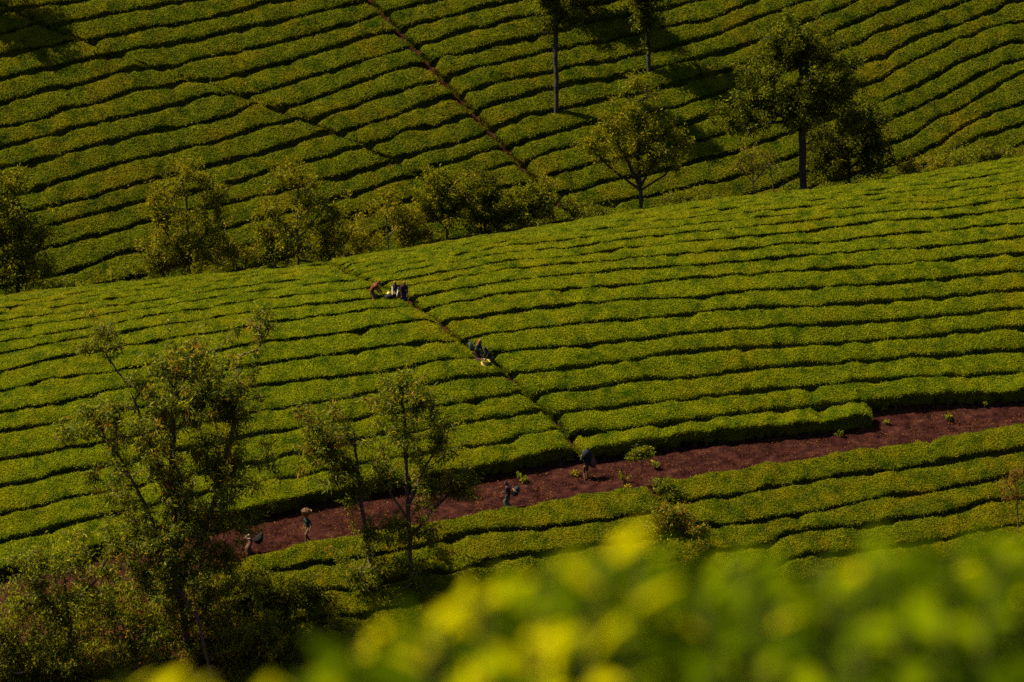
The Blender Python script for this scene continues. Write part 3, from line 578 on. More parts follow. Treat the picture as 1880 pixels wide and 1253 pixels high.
# the belt of trees in the dip behind the crest
VG = 'trees in the dip behind the crest'
def yc(u): return float(np.interp(u, [0, 470, 940, 1410, 1880], [268, 271, 275.5, 280, 284]))
tree('tree', 'dense dark tree at left edge behind the crest', 'tree', VG, [[(30, 545), (35, 480), (40, 420)], [(33, 500), (0, 450)], [(34, 500), (75, 450)]],
     [(20, 340, 40, 36), (45, 390, 50, 45), (0, 420, 60, 60), (70, 450, 40, 40), (30, 490, 60, 40), (-50, 420, 60, 80)], 596, y=yc(0)+1, leaf=(.2, .34), wr=.36, nl=24, spread=.45, r0=.14, mat='oak', mat2='olive', frac2=.3, bark='bark_dark', seed=31, grow=1.28, dens=1.6, gaps=0)
tree('tree', 'pale yellowish open tree behind the crest, left of its twin', 'tree', VG, [[(350, 515), (348, 470), (345, 420), (342, 360)], [(349, 480), (300, 420), (285, 390)], [(348, 460), (395, 410), (405, 385)], [(360, 510), (366, 450), (380, 420)]],
     [(345, 318, 48, 22), (320, 340, 50, 20), (370, 345, 45, 20), (285, 370, 38, 18), (395, 380, 38, 18), (300, 400, 40, 15), (360, 395, 50, 16), (270, 345, 22, 12), (420, 360, 20, 12), (340, 440, 60, 30), (290, 455, 40, 26), (395, 450, 40, 26), (345, 480, 60, 16)], 456, y=yc(345)+1, leaf=(.17, .3), wr=.34, nl=17, spread=.4, r0=.08, mat='olive', mat2='oak', frac2=.4, droop=.15, seed=32, grow=1.22, dens=2, gaps=0)
tree('tree', 'pale yellowish open tree behind the crest with several thin stems', 'tree', VG, [[(548, 490), (546, 440), (545, 390), (548, 340)], [(546, 450), (510, 400)], [(546, 440), (595, 385), (610, 350)], [(590, 485), (588, 430), (590, 390)], [(506, 492), (500, 450), (498, 410)]],
     [(550, 312, 45, 18), (520, 335, 38, 18), (585, 335, 40, 18), (610, 365, 35, 16), (500, 380, 35, 18), (560, 375, 50, 16), (540, 410, 50, 16), (625, 395, 25, 14), (480, 420, 25, 16), (550, 430, 60, 28), (500, 450, 40, 24), (605, 430, 40, 26), (560, 462, 60, 14)], 438, y=yc(550)+1, leaf=(.17, .3), wr=.34, nl=17, spread=.4, r0=.07, mat='olive', mat2='oak', frac2=.4, droop=.15, seed=33, grow=1.22, dens=2, gaps=0)
tree('tree', 'small thin tree behind the crest between pale tree and dark-backed tree', 'tree', VG, [[(712, 470), (712, 430), (708, 395)], [(712, 440), (735, 410)]],
     [(705, 385, 36, 16), (735, 400, 26, 12), (690, 410, 24, 12), (715, 360, 24, 10)], 105, y=yc(710)+1, leaf=(.16, .28), wr=.34, nl=15, spread=.35, r0=.05, mat='olive', seed=34, grow=1.4, dens=1.9, gaps=0)
tree('tree', 'round-crowned green tree behind the crest, beside the red footpath foot', 'tree', VG, [[(822, 455), (820, 410), (818, 370)], [(820, 420), (790, 385)], [(820, 415), (850, 375)]],
     [(820, 315, 34, 22), (805, 345, 40, 28), (845, 345, 38, 28), (820, 385, 50, 26), (785, 375, 24, 18)], 367, y=yc(820)+2, leaf=(.17, .28), wr=.38, nl=22, spread=.34, r0=.09, mat='oak', mat2='olive', frac2=.35, seed=35, grow=1.35, dens=1.8, gaps=-0.05)
tree('tree', 'dark narrow tree right behind the round-crowned tree', 'tree', VG, [[(890, 440), (890, 400), (888, 360)]],
     [(888, 340, 26, 24), (895, 370, 30, 30), (880, 400, 34, 26), (900, 415, 26, 18)], 297, y=yc(890)+2.5, leaf=(.17, .28), wr=.38, nl=22, spread=.36, r0=.09, mat='oak_dark', mat2='oak', frac2=.2, seed=36, grow=1.35, dens=1.6, gaps=-0.05)
tree('tree', 'low bushy tree covering the foot of the red footpath', 'tree', VG, [[(990, 425), (990, 390), (988, 365)], [(990, 405), (960, 370)], [(990, 405), (1025, 370)]],
     [(985, 345, 32, 22), (955, 370, 30, 24), (1015, 365, 34, 24), (985, 390, 55, 22), (940, 395, 25, 15), (1045, 385, 22, 14)], 403, y=yc(990)+2, leaf=(.16, .28), wr=.38, nl=22, spread=.36, r0=.08, mat='oak', mat2='olive', frac2=.35, seed=37, grow=1.35, dens=1.8, gaps=-0.05)
tree('tree', 'fan-branched tree standing on the crest, lit from the left', 'tree', VG, [[(1177, 392), (1176, 360), (1174, 330)], [(1175, 345), (1150, 290), (1120, 240)], [(1175, 340), (1172, 270), (1170, 200)], [(1175, 345), (1205, 290), (1225, 240)], [(1176, 350), (1125, 310), (1085, 275)], [(1176, 350), (1225, 320), (1245, 280)]],
     [(1170, 152, 24, 20), (1160, 195, 40, 28), (1195, 195, 34, 28), (1140, 235, 42, 28), (1205, 240, 46, 28), (1170, 260, 55, 28), (1095, 265, 36, 22), (1120, 290, 40, 18), (1235, 270, 34, 22), (1205, 295, 45, 18), (1080, 245, 18, 12)], 578, y=yc(1177)-1.5, leaf=(.18, .32), wr=.3, nl=17, spread=.4, r0=.13, mat='oak', mat2='olive', frac2=.5, droop=.2, bark='bark_dark', seed=38, grow=1.35, dens=1.6, gaps=-0.1)
tree('tree', 'tallest broad-crowned dark tree with straight trunk on the crest at right', 'tree', VG, [[(1475, 356), (1474, 300), (1472, 220), (1470, 130), (1466, 60)], [(1473, 235), (1430, 210), (1380, 195)], [(1472, 215), (1520, 190), (1560, 170)], [(1472, 200), (1420, 150), (1390, 120)], [(1473, 240), (1440, 225), (1400, 225)]],
     [(1465, 45, 36, 30), (1450, 80, 50, 36), (1495, 85, 48, 38), (1420, 120, 55, 34), (1470, 130, 75, 40), (1530, 130, 45, 36), (1390, 165, 58, 28), (1460, 185, 85, 34), (1540, 180, 50, 34), (1360, 190, 45, 22), (1400, 215, 60, 20), (1520, 215, 60, 28), (1345, 150, 24, 16), (1575, 215, 28, 24), (1325, 205, 26, 14), (1345, 232, 34, 12), (1590, 170, 24, 20), (1420, 75, 26, 16)], 1123, y=yc(1474)-1.5, leaf=(.2, .34), wr=.34, nl=24, spread=.42, r0=.24, rt=.010, mat='oak', mat2='oak_dark', frac2=.55, droop=.3, bark='bark_dark', seed=39, grow=1.42, dens=1.8, gaps=-0.05)
tree('tree', 'dark thicket tree right behind the tallest broad-crowned tree', 'tree', VG, [[(1560, 345), (1558, 300), (1556, 250)], [(1559, 310), (1610, 270)], [(1559, 310), (1520, 280)]],
     [(1545, 205, 46, 30), (1585, 240, 40, 32), (1525, 255, 44, 34), (1565, 285, 58, 32), (1605, 290, 28, 26), (1515, 300, 38, 24), (1595, 205, 22, 20)], 631, y=yc(1560)+2, leaf=(.18, .3), wr=.38, nl=24, spread=.4, r0=.1, mat='oak_dark', mat2='oak', frac2=.25, bark='bark_dark', seed=40, grow=1.4, dens=1.7, gaps=-0.1)
tree('tree', 'small wispy tree left of the broad-crowned tree trunk', 'tree', VG, [[(1384, 366), (1383, 330), (1380, 300)], [(1383, 335), (1350, 300)], [(1383, 335), (1415, 300)]],
     [(1375, 285, 34, 15), (1350, 300, 26, 13), (1410, 290, 30, 16), (1385, 310, 45, 12)], 175, y=yc(1384), leaf=(.15, .26), wr=.34, nl=14, spread=.35, r0=.04, mat='oak', mat2='olive', frac2=.5, seed=41, grow=1.28, dens=0.9, gaps=0.1)
tree('shrub', 'wispy shrub right against the broad-crowned tree trunk', 'shrub', VG, [[(1440, 358), (1438, 325), (1442, 295)], [(1420, 360), (1418, 330), (1412, 305)]],
     [(1440, 290, 28, 15), (1415, 310, 30, 13), (1450, 320, 22, 16), (1430, 335, 26, 10)], 157, y=yc(1440)+.5, leaf=(.15, .26), wr=.34, nl=14, spread=.32, r0=.035, mat='oak', mat2='oak_dark', frac2=.3, seed=42, grow=1.28, dens=1, gaps=0.1)
for k, (u, v, rx, ry, mt, lab) in enumerate([(1690, 300, 40, 12, 'olive', 'low scrubby bush on the crest right of the dark thicket'), (1760, 285, 45, 13, 'grass', 'low reddish scrub bush on the crest, middle of three at right'), (1830, 272, 40, 13, 'oak', 'low scrubby bush on the crest nearest right edge'),
        (655, 430, 38, 30, 'olive', 'tall olive scrub bush behind the crest beside the many-stemmed tree'), (430, 440, 36, 34, 'olive', 'tall olive scrub bush behind the crest right of the left pale tree'), (300, 465, 34, 24, 'oak', 'green scrub bush behind the crest under the left pale tree'), (500, 455, 34, 28, 'grass', 'brownish scrub bush behind the crest under the many-stemmed tree'), (585, 450, 34, 26, 'oak', 'green scrub bush behind the crest under the many-stemmed tree right side'), (745, 400, 30, 34, 'olive', 'tall scrub bush behind the crest left of the round-crowned tree'), (640, 462, 32, 14, 'oak', 'low green bush behind the crest right of the many-stemmed tree'), (450, 470, 34, 15, 'olive', 'low olive bush behind the crest between the two pale trees'), (250, 495, 40, 12, 'grass', 'low brownish bush behind the crest left of the pale trees'),
        (760, 432, 30, 14, 'olive', 'low bush behind the crest left of round-crowned tree'), (1100, 385, 36, 12, 'oak', 'low green bush behind the crest left of fan-branched tree'), (1260, 360, 40, 9, 'oak', 'low green bush behind the crest right of fan-branched tree'), (130, 525, 40, 10, 'grass', 'low brown bush behind the crest right of the dense left tree')]):
    tree('shrub', lab, 'shrub', 'low bushes along the crest', [[(u, v+ry+14), (u, v)], [(u, v+ry), (u-rx*.5, v)], [(u, v+ry), (u+rx*.5, v)]], [(u, v, rx, ry), (u-rx*.4, v+ry*.6, rx*.7, ry*.8), (u+rx*.5, v+ry*.5, rx*.6, ry*.8)], 122, y=yc(u)+1.5, leaf=(.15, .26), wr=.34, nl=20, spread=.32, r0=.03, mat=mt, droop=0, seed=60+k, grow=1.45, dens=1.3, gaps=-.05)

# tall clean-stemmed trees up on the far slope; their crowns rise out of the picture
TG = 'tall straight-stemmed trees on the far slope'
tree('tree', 'tall tree with long bare trunk on far slope, nearest red footpath', 'tree', TG, [[(1022, 224), (1021, 150), (1020, 70), (1021, 0), (1022, -60), (1022, -110)]],
     [(1000, 45, 18, 12), (1045, 30, 26, 14), (1010, 10, 30, 18), (1035, -25, 55, 26), (1010, -65, 55, 30), (1030, -105, 45, 28)], 468, near=False, leaf=(.2, .34), wr=.34, nl=22, spread=.42, r0=.17, mat='oak', mat2='oak_dark', frac2=.4, bark='bark_dark', seed=51, grow=1.08, dens=1.9, gaps=-.15)
tree('tree', 'tall tree on far slope whose trunk foot shows at the top edge', 'tree', TG, [[(1069, 58), (1068, 0), (1068, -70), (1068, -140)]],
     [(1055, 10, 26, 14), (1085, -10, 30, 18), (1060, -40, 55, 28), (1085, -85, 55, 32), (1065, -130, 45, 30)], 436, near=False, leaf=(.2, .34), wr=.34, nl=22, spread=.42, r0=.15, mat='oak', mat2='oak_dark', frac2=.4, bark='bark_dark', seed=52, grow=1.08, dens=1.9, gaps=-.15)
tree('tree', 'tall tree on far slope with leafy trunk, right of the bare-trunked tree', 'tree', TG, [[(1191, 150), (1190, 80), (1189, 0), (1189, -60), (1189, -130)]],
     [(1188, 35, 26, 18), (1178, 10, 30, 20), (1205, 5, 28, 20), (1184, 78, 12, 7), (1195, -35, 50, 30), (1180, -80, 55, 32), (1192, -125, 42, 28)], 499, near=False, leaf=(.2, .34), wr=.34, nl=22, spread=.42, r0=.16, mat='oak', mat2='oak_dark', frac2=.4, bark='bark_dark', seed=53, grow=1.08, dens=1.9, gaps=-.15)
tree('tree', 'tall tree just outside the top left corner, its shadow on the rows', 'tree', TG, [[(-120, 40), (-120, -60), (-120, -190)]],
     [(-130, -120, 65, 40), (-100, -170, 65, 40), (-120, -60, 50, 26), (-120, -220, 50, 34)], 468, near=False, leaf=(.22, .38), wr=.36, nl=22, spread=.45, r0=.17, mat='oak', bark='bark_dark', seed=54, grow=1.22)

# rank undergrowth under the near trees
rg = np.random.default_rng(77)
N_ = 5200; u = rg.uniform(-60, 680, N_); v = 1010+rg.random(N_)*260; keep = (v > np.interp(u, [-60, 200, 430, 560, 680], [1120, 1075, 1050, 1100, 1130])); u, v = u[keep], v[keep]
G = unproj(u, v, tnear, 0., 205, 260); dn = noise2(G[:, 0]*.35, G[:, 1]*.35, 91); G = G[dn > -.35]
nb = 9; ci = np.repeat(np.arange(len(G)), nb); n = len(ci); p = G[ci]+np.stack([rg.normal(size=n)*.22, rg.normal(size=n)*.22, rg.random(n)*.35*(1+dn[dn > -.35][ci])], 1)
d = unit(rg.normal(size=(n, 3))*.7+np.array([0, 0, .75])); LV, LF = leaf_quads(p, d, rg.uniform(.15, .38, n), .2, rg)
tag(link('undergrowth', mesh_np('undergrowth', LV, [LF[::2], LF[1::2]], [M['grass'], M['shrub']], [0, 1])), 'rank grass and weeds under the near trees at left', 'undergrowth', kind='stuff')

# ------------------------------------------------------------------ tea pickers and carriers
def plain(name, c, rough=.85):
    return rough_mat(name, [(.35, tuple(v*.75 for v in c)), (.65, tuple(min(1, v*1.15) for v in c))], 12, 3, 0, 20, rough)
SKIN = plain('brown_skin', (.10, .045, .025), .6); HAIR = plain('black_hair', (.008, .006, .005), .5)
def caps(chains, ells=(), seg=8):
    """overlapping tapered limbs and ellipsoids, later fused into one skin"""
    V, Fq = [], []
    def sph(c, r3):
        j = len(V); c = np.array(c, float)
        for a in range(1, 6):
            th = math.pi*a/6
            for b in range(seg): V.append(c+np.array([math.sin(th)*math.cos(2*math.pi*b/seg)*r3[0], math.sin(th)*math.sin(2*math.pi*b/seg)*r3[1], math.cos(th)*r3[2]]))
        for a in range(4):
            for b in range(seg): Fq.append([j+a*seg+b, j+(a+1)*seg+b, j+(a+1)*seg+(b+1) % seg, j+a*seg+(b+1) % seg])
        V.append(c+np.array([0, 0, r3[2]])); V.append(c-np.array([0, 0, r3[2]])); t, bt = len(V)-2, len(V)-1
        for b in range(seg): Fq.append([t, j+b, j+(b+1) % seg]); Fq.append([bt, j+4*seg+(b+1) % seg, j+4*seg+b])
    for ch in chains:
        for (p, r), (q, s) in zip(ch[:-1], ch[1:]):
            p, q = np.array(p, float), np.array(q, float); d = unit(q-p); ref = np.array([1., 0, 0]) if abs(d[0]) < .8 else np.array([0, 1., 0]); e1 = unit(np.cross(d, ref)); e2 = np.cross(d, e1); j = len(V)
            for c, r_ in ((p, r), (q, s)):
                for b in range(seg): V.append(c+(e1*math.cos(2*math.pi*b/seg)+e2*math.sin(2*math.pi*b/seg))*r_)
            for b in range(seg): Fq.append([j+b, j+(b+1) % seg, j+seg+(b+1) % seg, j+seg+b])
            Fq.append([j+b for b in range(seg)][::-1]); Fq.append([j+seg+b for b in range(seg)])
        for p, r in ch: sph(p, (r, r, r))
    for c, r3 in ells: sph(c, r3)
    return V, Fq
def fused(name, chains, ells, vox, mat, parent):
    V, Fq = caps(chains, ells); me = bpy.data.meshes.new(name); me.from_pydata([tuple(v) for v in V], [], Fq)
    o = bpy.data.objects.new(name, me); COL.objects.link(o)
    md = o.modifiers.new('fuse', 'REMESH'); md.mode = 'VOXEL'; md.voxel_size = vox
    m2 = o.modifiers.new('soft', 'SMOOTH'); m2.iterations = 2
    dg = bpy.context.evaluated_depsgraph_get(); nm = bpy.data.meshes.new_from_object(o.evaluated_get(dg)); bpy.data.objects.remove(o)
    nm.name = name; nm.materials.clear(); nm.materials.append(mat); nm.polygons.foreach_set('use_smooth', np.ones(len(nm.polygons), bool))
    return link(name, nm, parent)
def ik(a, b, l1, l2, hint):
    a, b = np.array(a, float), np.array(b, float); d = b-a; L_ = min(np.linalg.norm(d), (l1+l2)*.995); u = unit(d); b = a+u*L_
    x = (l1*l1-l2*l2+L_*L_)/(2*L_); h = math.sqrt(max(l1*l1-x*x, 0)); w = np.array(hint, float); w = unit(w-u*np.dot(w, u))
    return a+u*x+w*h, b
def person(label, pos, heading, top, low, scarf, lean=.1, hp=.86, feet=((-.11, .0), (.11, .0)), hands=((-.24, .12, .78), (.24, .12, .78)), skirt=True, sleeves=1.0, nod=.2, size=1.0, sleeve_mat=None, shawl=None, group=None):
    """heading: angle of the facing direction in the ground plane; poses are in the person's own frame, facing +y"""
    root = empty('person', pos, heading-math.pi/2); root.scale = (size,)*3; tag(root, label, 'person', group)
    A = np.array
    pel = A([0, -.10*math.sin(lean)*1.2, hp]); sd = A([0, math.sin(lean), math.cos(lean)]); waist = pel+sd*.17; chest = pel+sd*.40; nb = pel+sd*.52
    hd = A([0, math.sin(lean*.75+nod), math.cos(lean*.75+nod)]); neck = nb+hd*.06; head = nb+hd*.20; fw = A([0, hd[2], -hd[1]])
    legs, arms, hchains = [], [], []
    for s, ft in zip((-1, 1), feet):
        hip = pel+A([s*.095, 0, -.04]); ank = A([ft[0], ft[1], .08+(ft[2] if len(ft) > 2 else 0)]); kn, ank = ik(hip, ank, .42, .41, (0, 1, .1)); legs.append((hip, kn, ank))
    for s, hn in zip((-1, 1), hands):
        sh = chest+A([s*.185, 0, 0])+sd*.05; el, wr = ik(sh, hn, .28, .26, (s*.5, -.8, -.4)); arms.append((sh, el, wr))
    ch = [[(pel, .125), (waist, .11), (chest, .125), (nb, .07), (neck, .052), (head, .07)], [(arms[0][0], .062), (nb, .075), (arms[1][0], .062)]]
    for hip, kn, ank in legs: ch += [[(hip, .088), (kn, .056), (ank, .038)], [(ank+A([0, -.03, -.04]), .034), (ank+A([0, .13, -.055]), .026)]]
    for sg, (sh, el, wr) in zip((-1, 1), arms):
        d = unit(wr-el); palm = wr+d*.075; side = unit(np.cross(d, A([0, 0, 1.]))+1e-6); up = np.cross(side, d)
        ch += [[(sh, .055), (el, .042), (wr, .030)], [(wr, .030), (palm, .034)]]
        for k, (off, ln) in enumerate(((-.030, .055), (-.010, .07), (.010, .066), (.030, .05))):
            f0 = palm+side*off; f1 = f0+d*ln*.6; f2 = f1+unit(d-up*.9)*ln*.6; ch.append([(f0, .0125), (f1, .0120), (f2, .0110)])
        t0 = wr+d*.03+side*.03*sg; ch.append([(t0, .012), (t0+unit(side*sg+d)*.045, .0105), (t0+unit(side*sg*.4+d)*.075, .0095)])
    el_ = [(head, (.078, .095, .115)), (head+fw*.055-hd*.045, (.05, .045, .055)), (head+fw*.10-hd*.012, (.014, .02, .024)), (head+A([.08, 0, 0]), (.012, .02, .03)), (head+A([-.08, 0, 0]), (.012, .02, .03))]
    fused('body', ch, el_, .02, SKIN, root)
    for s in (-1, 1):
        E, FE = caps([], [(head+fw*.088+hd*.018+A([s*.03, 0, 0]), (.012, .010, .009))], 6); me = bpy.data.meshes.new('eye'); me.from_pydata([tuple(v) for v in E], [], FE); me.materials.append(HAIR); link('eye', me, root)
    me = [(waist, .128), (chest, .145), (nb, .095)]
    fused('top', [[(pel+sd*.02, .138)]+me, [(arms[0][0], .08), (nb, .085), (arms[1][0], .08)]]+([] if sleeve_mat else [[(sh, .074), (el+(sh-el)*(1-sleeves if sleeves < 1 else 0), .06)]+([(wr, .046)] if sleeves >= 1 else []) for sh, el, wr in arms]), [], .026, top, root)
    if sleeve_mat: fused('sleeves', [[(sh, .074), (el, .060), (wr, .046)] for sh, el, wr in arms], [], .018, sleeve_mat, root)
    if skirt:
        V, Fq = [], []; m = 16
        for j, f in enumerate(np.linspace(0, 1, 8)):
            def on(l): return l[0]+(l[1]-l[0])*min(1, f*2)+(l[2]-l[1])*max(0, f*2-1)
            a, b = on(legs[0]), on(legs[1]); c = (a+b)/2 if f else (a+b)/2+A([0, 0, .10]); rx = abs(a[0]-b[0])/2+.115-.01*f+.03*f; ry = abs(a[1]-b[1])/2+.125+.02*f
            for w in range(m):
                th = 2*math.pi*w/m; wob = 1+.07*f*math.sin(5*th+1); V.append((c[0]+math.cos(th)*rx*wob, c[1]+math.sin(th)*ry*wob, c[2]-(.02*f)))
        for j in range(7):
            for w in range(m): Fq.append((j*m+w, j*m+(w+1) % m, (j+1)*m+(w+1) % m, (j+1)*m+w))
        me = bpy.data.meshes.new('skirt'); me.from_pydata(V, [], Fq); me.polygons.foreach_set('use_smooth', np.ones(len(Fq), bool)); me.materials.append(low); link('skirt', me, root)
    else:
        fused('trousers', [[(pel, .145), (hip, .108), (kn, .078), (ank+(kn-ank)*.12, .062)] for hip, kn, ank in legs], [], .02, low, root)
    if scarf is None: fused('hair', [], [(head-fw*.022+hd*.028, (.088, .095, .108)), (head-fw*.09-hd*.02, (.05, .045, .05))], .016, HAIR, root)
    else: fused('headscarf', [[(head-fw*.03, .095), (nb-fw*.06, .085), (nb-fw*.10-sd*.16, .07)]], [(head-fw*.028+hd*.03, (.098, .105, .118))], .018, scarf, root)
    if shawl is not None: fused('shawl', [[(nb-fw*.03, .11), (chest-fw*.05, .165), (waist-fw*.03, .15)], [(arms[0][0], .095), (nb, .10), (arms[1][0], .095)]], [], .022, shawl, root)
    return root
def gap_spot(u, v, dy=.30):
    p = unproj(u, v, tnear, HN, 205, 300)[0]; x, y = p[0], p[1]+dy; return (x, y, float(T(x, y)))
def spot(u, v):
    p = ground_near(u, v); return (p[0], p[1], float(T(p[0], p[1]))+.13)
C_ = {k: plain(k, c) for k, c in {'rust_cloth': (.085, .020, .009), 'plum_cloth': (.028, .010, .018), 'white_cotton': (.30, .30, .23), 'ochre_cloth': (.15, .075, .016), 'red_cloth': (.16, .04, .02), 'navy_cloth': (.012, .013, .022), 'orange_cloth': (.2, .05, .015),
      'dark_cloth': (.009, .008, .008), 'slate_cloth': (.009, .011, .015), 'brown_cloth': (.06, .03, .016), 'teal_cloth': (.008, .026, .026), 'pink_cotton': (.3, .22, .17), 'grey_cloth': (.04, .036, .034), 'sky_cloth': (.035, .055, .045), 'sand_cloth': (.34, .24, .06), 'charcoal_cloth': (.03, .03, .033)}.items()}
PK = 'tea pickers among the rows'; WK = 'people walking on the dirt road'
R_ = 0.0; LFT = math.pi; CAMD = -math.pi/2
person('picker in a rust-brown shawl bending over the row, farther left on slope', gap_spot(684, 546, .25), R_-.25, C_['rust_cloth'], C_['brown_cloth'], C_['rust_cloth'], lean=.75, hp=.86, hands=((-.14, .55, .72), (.14, .55, .72)), shawl=C_['rust_cloth'], size=1.04, group=PK)
person('picker with white sleeves and dark vest bending beside the footpath top', gap_spot(728, 548, .25), CAMD-.35, C_['plum_cloth'], C_['brown_cloth'], C_['ochre_cloth'], lean=.5, hands=((-.16, .42, .55), (.12, .42, .6)), sleeve_mat=C_['white_cotton'], size=1.02, group=PK)
person('picker in dark plum clothes and red scarf, right of the white-sleeved picker', gap_spot(741, 550, .30), CAMD+.2, C_['plum_cloth'], C_['navy_cloth'], C_['red_cloth'], lean=.45, hands=((-.14, .4, .6), (.18, .36, .6)), size=1.03, group=PK)
person('picker with orange headscarf and dark blue top beside the open sack', gap_spot(876, 655, .25), R_-.5, C_['navy_cloth'], C_['plum_cloth'], C_['orange_cloth'], lean=.30, hands=((-.1, .42, .75), (.12, .42, .72)), size=1.04, group=PK)
person('picker in dark clothes stooping over the open sack, right of the orange scarf', gap_spot(899, 662, .18), LFT+.6, C_['dark_cloth'], C_['charcoal_cloth'], C_['plum_cloth'], lean=.62, hands=((-.12, .5, .62), (.14, .45, .55)), size=1.02, group=PK)
person('carrier in brown trousers standing by footpath mouth under a blue-grey load', spot(1076, 884), math.pi/2+.25, C_['slate_cloth'], C_['brown_cloth'], None, lean=.12, feet=((-.11, -.10), (.10, .16)), hands=((-.30, .02, 1.50), (.32, .10, .80)), skirt=False, size=.96, group=WK)
person('walker in dark striped shawl and grey skirt on the road, middle', spot(933, 938), LFT-.3, C_['dark_cloth'], C_['grey_cloth'], C_['dark_cloth'], lean=.18, feet=((-.10, .05), (.10, -.08)), hands=((-.2, .3, 1.0), (.2, .3, 1.0)), shawl=C_['plum_cloth'], group=WK)
person('walker in dark teal shirt with a basket on the head, left stretch of road', spot(565, 998), -2.3, C_['teal_cloth'], C_['brown_cloth'], None, lean=.10, feet=((-.12, .26), (.12, -.22)), hands=((-.30, .10, .85), (.26, .06, .82)), skirt=False, sleeves=.6, group=WK)
person('small walker in a pale pink top with a big dark sack, lower left of road', spot(459, 1020), LFT+.5, C_['pink_cotton'], C_['brown_cloth'], C_['white_cotton'], lean=.40, feet=((-.1, .12), (.1, -.12)), hands=((-.16, .22, 1.05), (.16, .2, 1.05)), size=.92, group=WK)

# ------------------------------------------------------------------ sacks, bundles, baskets
def lump(name, prof, mat, loc, label, cat, rot=(0, 0, 0), seed=0, squash=(1, 1), open_top=False, bump=.10, seg=20, extra=None):
    """lathe with a lumpy, creased skin; prof: (radius, height) from the bottom"""
    V, Fq = [], []; rg = np.random.default_rng(seed); n = len(prof)
    for j, (r, z) in enumerate(prof):
        for w in range(seg):
            th = 2*math.pi*w/seg; k = 1+bump*float(noise2(np.array([3*math.cos(th)+seed]), np.array([3*math.sin(th)+z*5]), 7)[0])+bump*.5*float(noise2(np.array([9*math.cos(th)]), np.array([9*math.sin(th)+z*9+seed]), 8)[0])
            V.append((math.cos(th)*r*k*squash[0], math.sin(th)*r*k*squash[1], z))
    for j in range(n-1):
        for w in range(seg): Fq.append((j*seg+w, j*seg+(w+1) % seg, (j+1)*seg+(w+1) % seg, (j+1)*seg+w))
    Fq.append(tuple(range(seg))[::-1])
    if not open_top: Fq.append(tuple((n-1)*seg+w for w in range(seg)))
    me = bpy.data.meshes.new(name); me.from_pydata(V, [], Fq); me.polygons.foreach_set('use_smooth', np.ones(len(Fq), bool)); me.materials.append(mat)
    o = link(name, me, None, loc); o.rotation_euler = rot; tag(o, label, cat)
    if extra: 
        m2 = bpy.data.meshes.new(extra[0]); V2, F2 = [], []
        for j, (r, z) in enumerate(extra[2]):
            for w in range(seg): V2.append((math.cos(2*math.pi*w/seg)*r*squash[0], math.sin(2*math.pi*w/seg)*r*squash[1], z+.02*rg.normal()))
        for j in range(len(extra[2])-1):
            for w in range(seg): F2.append((j*seg+w, j*seg+(w+1) % seg, (j+1)*seg+(w+1) % seg, (j+1)*seg+w))
        m2.from_pydata(V2, [], F2); m2.materials.append(extra[1]); link(extra[0], m2, o)
    return o
SACK = [(.10, 0), (.26, .03), (.31, .18), (.32, .36), (.28, .52), (.22, .62), (.26, .72), (.29, .74)]
TIED = [(.08, 0), (.25, .04), (.34, .20), (.35, .36), (.28, .52), (.14, .62), (.06, .66), (.10, .72), (.07, .75)]
M['picked'] = M['shrub']
p = gap_spot(888, 668, .12); lump('sack', SACK, C_['sand_cloth'], (p[0], p[1], p[2]+.25), 'open cream-yellow sack of picked leaf between the two pickers', 'sack', (.12, .15, 0), 3, open_top=True, extra=('leaf_fill', M['picked'], [(.24, .66), (.14, .70), (.02, .72)]))
p = gap_spot(868, 663, .22); lump('bundle', TIED, C_['plum_cloth'], (p[0], p[1], p[2]+.35), 'small dark plum bundle on the hedge left of the cream sack', 'bundle', (0, .9, 0), 4, (.7, .7))
p = gap_spot(876, 655, .25); lump('bundle', TIED, C_['sky_cloth'], (p[0]-.27, p[1]+.05, p[2]+.95), 'pale blue-green cloth bundle on the back of the orange-scarfed picker', 'bundle', (0, -.3, 0), 5, (.42, .42))
p = gap_spot(706, 546, -.15); lump('bundle', TIED, C_['dark_cloth'], (p[0], p[1], p[2]+.62), 'dark bundle lying on the hedge between pickers', 'bundle', (0, 1.3, 0), 6, (.55, .75))
# pale cloth spread on the hedge top beside it
p = gap_spot(716, 545, -.12); V, Fq = [], []; n = 11
for j in range(n):
    for i in range(n):
        x, y = p[0]+(i/(n-1)-.5)*.42, p[1]+(j/(n-1)-.5)*.35; V.append((x, y, float(T(x, y))+.80+.06*float(noise2(np.array([x*5]), np.array([y*5]), 3)[0])+.10*math.sin(i*.6)))
for j in range(n-1):
    for i in range(n-1): Fq.append((j*n+i, j*n+i+1, (j+1)*n+i+1, (j+1)*n+i))
me = bpy.data.meshes.new('cloth'); me.from_pydata(V, [], Fq); me.polygons.foreach_set('use_smooth', np.ones(len(Fq), bool)); me.materials.append(C_['sand_cloth'])
o = link('cloth', me); o.modifiers.new('thick', 'SOLIDIFY').thickness = .012; tag(o, 'pale cloth spread on the hedge beside the dark bundle', 'cloth')
p = spot(1076, 884); lump('sack', TIED, C_['slate_cloth'], (p[0]-.02, p[1]+.08, p[2]+1.22), 'blue-grey sack carried on shoulders at the footpath mouth', 'sack', (0, .15, .3), 7, (.85, .7), bump=.14)
lump('bundle', TIED, C_['brown_cloth'], (p[0]+.43, p[1]+.12, p[2]+.68), 'round brown bundle hanging at the side of the trousered carrier', 'bundle', (0, 0, 0), 8, (.55, .55))
p = spot(933, 938); lump('bundle', TIED, C_['navy_cloth'], (p[0]+.30, p[1]+.05, p[2]+.80), 'dark striped bundle on the back of the grey-skirted walker', 'bundle', (.1, .5, 0), 9, (.62, .6))
